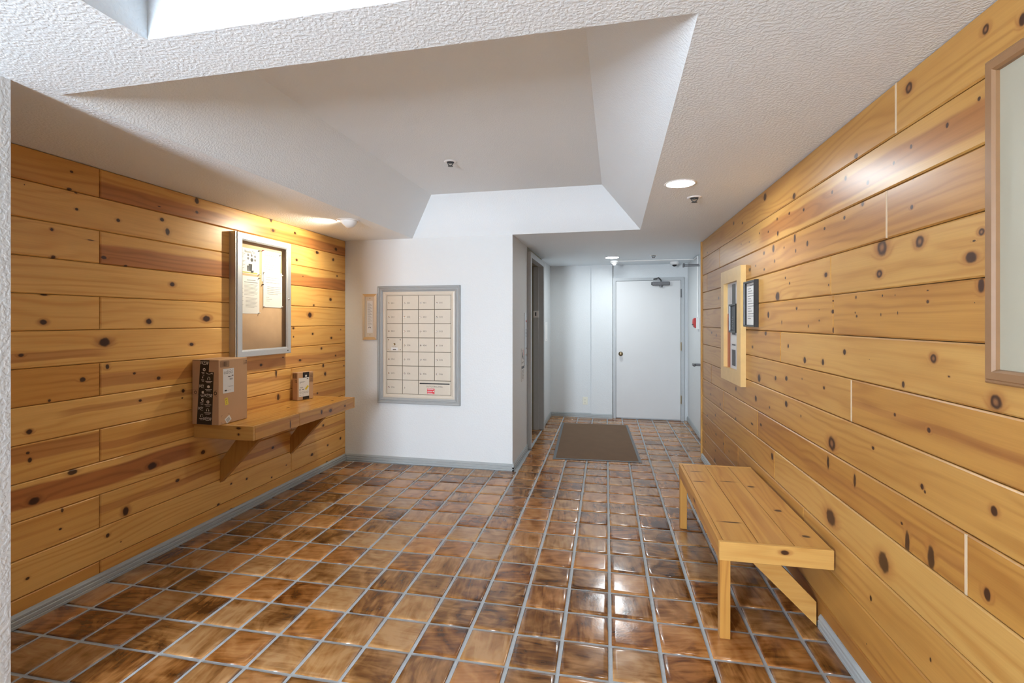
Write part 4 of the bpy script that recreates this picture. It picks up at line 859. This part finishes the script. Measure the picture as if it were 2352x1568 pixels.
mk('housing', lathe([(.058, -.0005), (.060, -.012), (.056, -.030), (.040, -.040), (.030, -.041)], 28, M=T), M['white'], dcam, smooth=True)
mk('dome', lathe([(.032, -.038), (.030, -.050), (.020, -.062), (0, -.067)], 24, M=T), M['black'], dcam, smooth=True)
cd = mk('conduit', tube([(.04, 6.62, ZC-.009), (.985, 6.62, ZC-.009), (.987, 6.60, ZC-.02), (.988, 6.262, ZC-.02), (.988, 6.262, 1.47)], .008), M['white'], label='white conduit from smoke detector down to the red pull station', cat='conduit', origin=(.98, 6.262, 1.46))

# ------------------------------------------------------------------ small hall fittings
ps = thing('pull_station', 'red fire alarm pull station on white back box', 'fire alarm', (.98, 6.262, 1.33))
mk('back_box', box(.962, .999, 6.215, 6.310, 1.322, 1.462, bev=.003), M['white'], ps)
mk('pull_body', prism([(.961, 1.335), (.961, 1.460), (.945, 1.460), (.932, 1.440), (.928, 1.395), (.940, 1.350)], .085, 'Y', 6.220), M['red'], ps)
mk('pull_handle', box(.922, .932, 6.235, 6.290, 1.372, 1.386, bev=.002), M['steel'], ps)
ol = thing('power_outlet', 'cream duplex power outlet low on the hall end wall', 'outlet', (-.442, 7.13, .19))
mk('plate', box(-.478, -.406, 7.1245, 7.1298, .192, .306, bev=.002), M['cream'], ol)
MH = MF(None, 7.1245)
for z in (.272, .226):
    q = mk('socket', lathe([(0, .002), (.014, .002), (.016, 0)], 16, M=MH @ Matrix.Translation((-.442, z, 0))), M['cream'], ol)
    mk('slot', quadstrip([(-.450, -.447, z, z+.009), (-.437, -.434, z, z+.009), (-.4445, -.4395, z-.011, z-.006)], .0025), M['black'], q, MH)
MHL = Matrix(((0, 0, 1, -.955), (1, 0, 0, 0), (0, 1, 0, 0), (0, 0, 0, 1)))     # hall left wall: u = y
cs = thing('call_station', 'brushed steel call plate with red light beside cased opening', 'call panel', (-.955, 5.1, .94))
f_ = mk('plate', box(-.9548, -.950, 5.02, 5.175, .942, 1.510, bev=.001), M['alu'], cs)
mk('red_light', lathe([(0, .006), (.010, .005), (.012, 0)], 14, M=MHL @ Matrix.Translation((5.10, 1.42, .005))), M['red'], cs)
for z_ in (1.13, 1.06): mk('button', lathe([(0, .004), (.010, .004), (.012, 0)], 14, None, MHL @ Matrix.Translation((5.10, z_, .005))), M['chrome'], cs)
mk('slots', quadstrip([(5.07, 5.13, 1.25+k*.016, 1.256+k*.016) for k in range(6)], .0054), M['darkgrey'], cs, MHL)
sg = mk('safety_sign', box(-.9548, -.952, 4.845, 5.005, .972, 1.138, bev=.0008), M['paper'], label='white safety sign with running figure, upper of the two by the opening', cat='sign', origin=(-.953, 4.925, .972))
q = poly([(4.89, 1.10), (4.905, 1.105), (4.94, 1.06), (4.96, 1.02), (4.945, 1.015), (4.92, 1.05), (4.895, 1.03), (4.885, 1.035), (4.905, 1.065)], .0033)
mk('pictogram', ring2(4.885, 1.115, .001, .009, .0033, bm=quadstrip([(4.87, 4.98, .990, .994), (4.87, 4.96, .982, .985)], .0033, q)), M['ink2'], sg, MHL)
mk('red_mark', quadstrip([(4.965, 4.985, 1.06, 1.12)], .0033), M['redprint'], sg, MHL)
sg2 = mk('notice_sign', box(-.9548, -.951, 4.845, 5.005, .796, .962, bev=.0008), M['paper'], label='white notice sign with dark header, lower of the two by the opening', cat='sign', origin=(-.953, 4.925, .796))
mk('sign_header', quadstrip([(4.855, 4.995, .925, .952)], .0043), M['darkgrey'], sg2, MHL)
mk('print', quadstrip([(4.87, 4.98-.02*(k % 2), .905-k*.014, .909-k*.014) for k in range(7)], .0043), M['ink'], sg2, MHL)
kp = thing('key_switch', 'small white wall plate with dark slot inside cased opening', 'switch', (-1.015, 6.18, 1.468))
mk('plate', box(-1.05, -.98, 6.1595, 6.1645, 1.468, 1.554, bev=.0015), M['white'], kp)
mk('slot', box(-1.027, -1.012, 6.1575, 6.1596, 1.490, 1.537), M['black'], kp)
ac = thing('access_plate', 'flat white access plate on hall wall beyond opening', 'access panel', (-.954, 6.65, 1.138))
mk('plate', box(-.9548, -.951, 6.53, 6.77, 1.14, 1.405, bev=.001), M['white'], ac)
for z_ in (1.38, 1.165): mk('screw', lathe([(0, .001), (.005, .0005), (.005, 0)], 8, None, MHL @ Matrix.Translation((6.65, z_, .004))), M['steel'], ac)

for o in C.objects:
    if o.type == 'MESH' and o.parent and o.name.split('.')[0] in ('print', 'label_print', 'label_bars', 'tape_print', 'carton_print', 'sticker_print', 'icons', 'indicator_light', 'slots', 'vent', 'title', 'lettering', 'number', 'flap_seam', 'slot', 'pictogram', 'bin_picture'): o['kind'] = 'stuff'
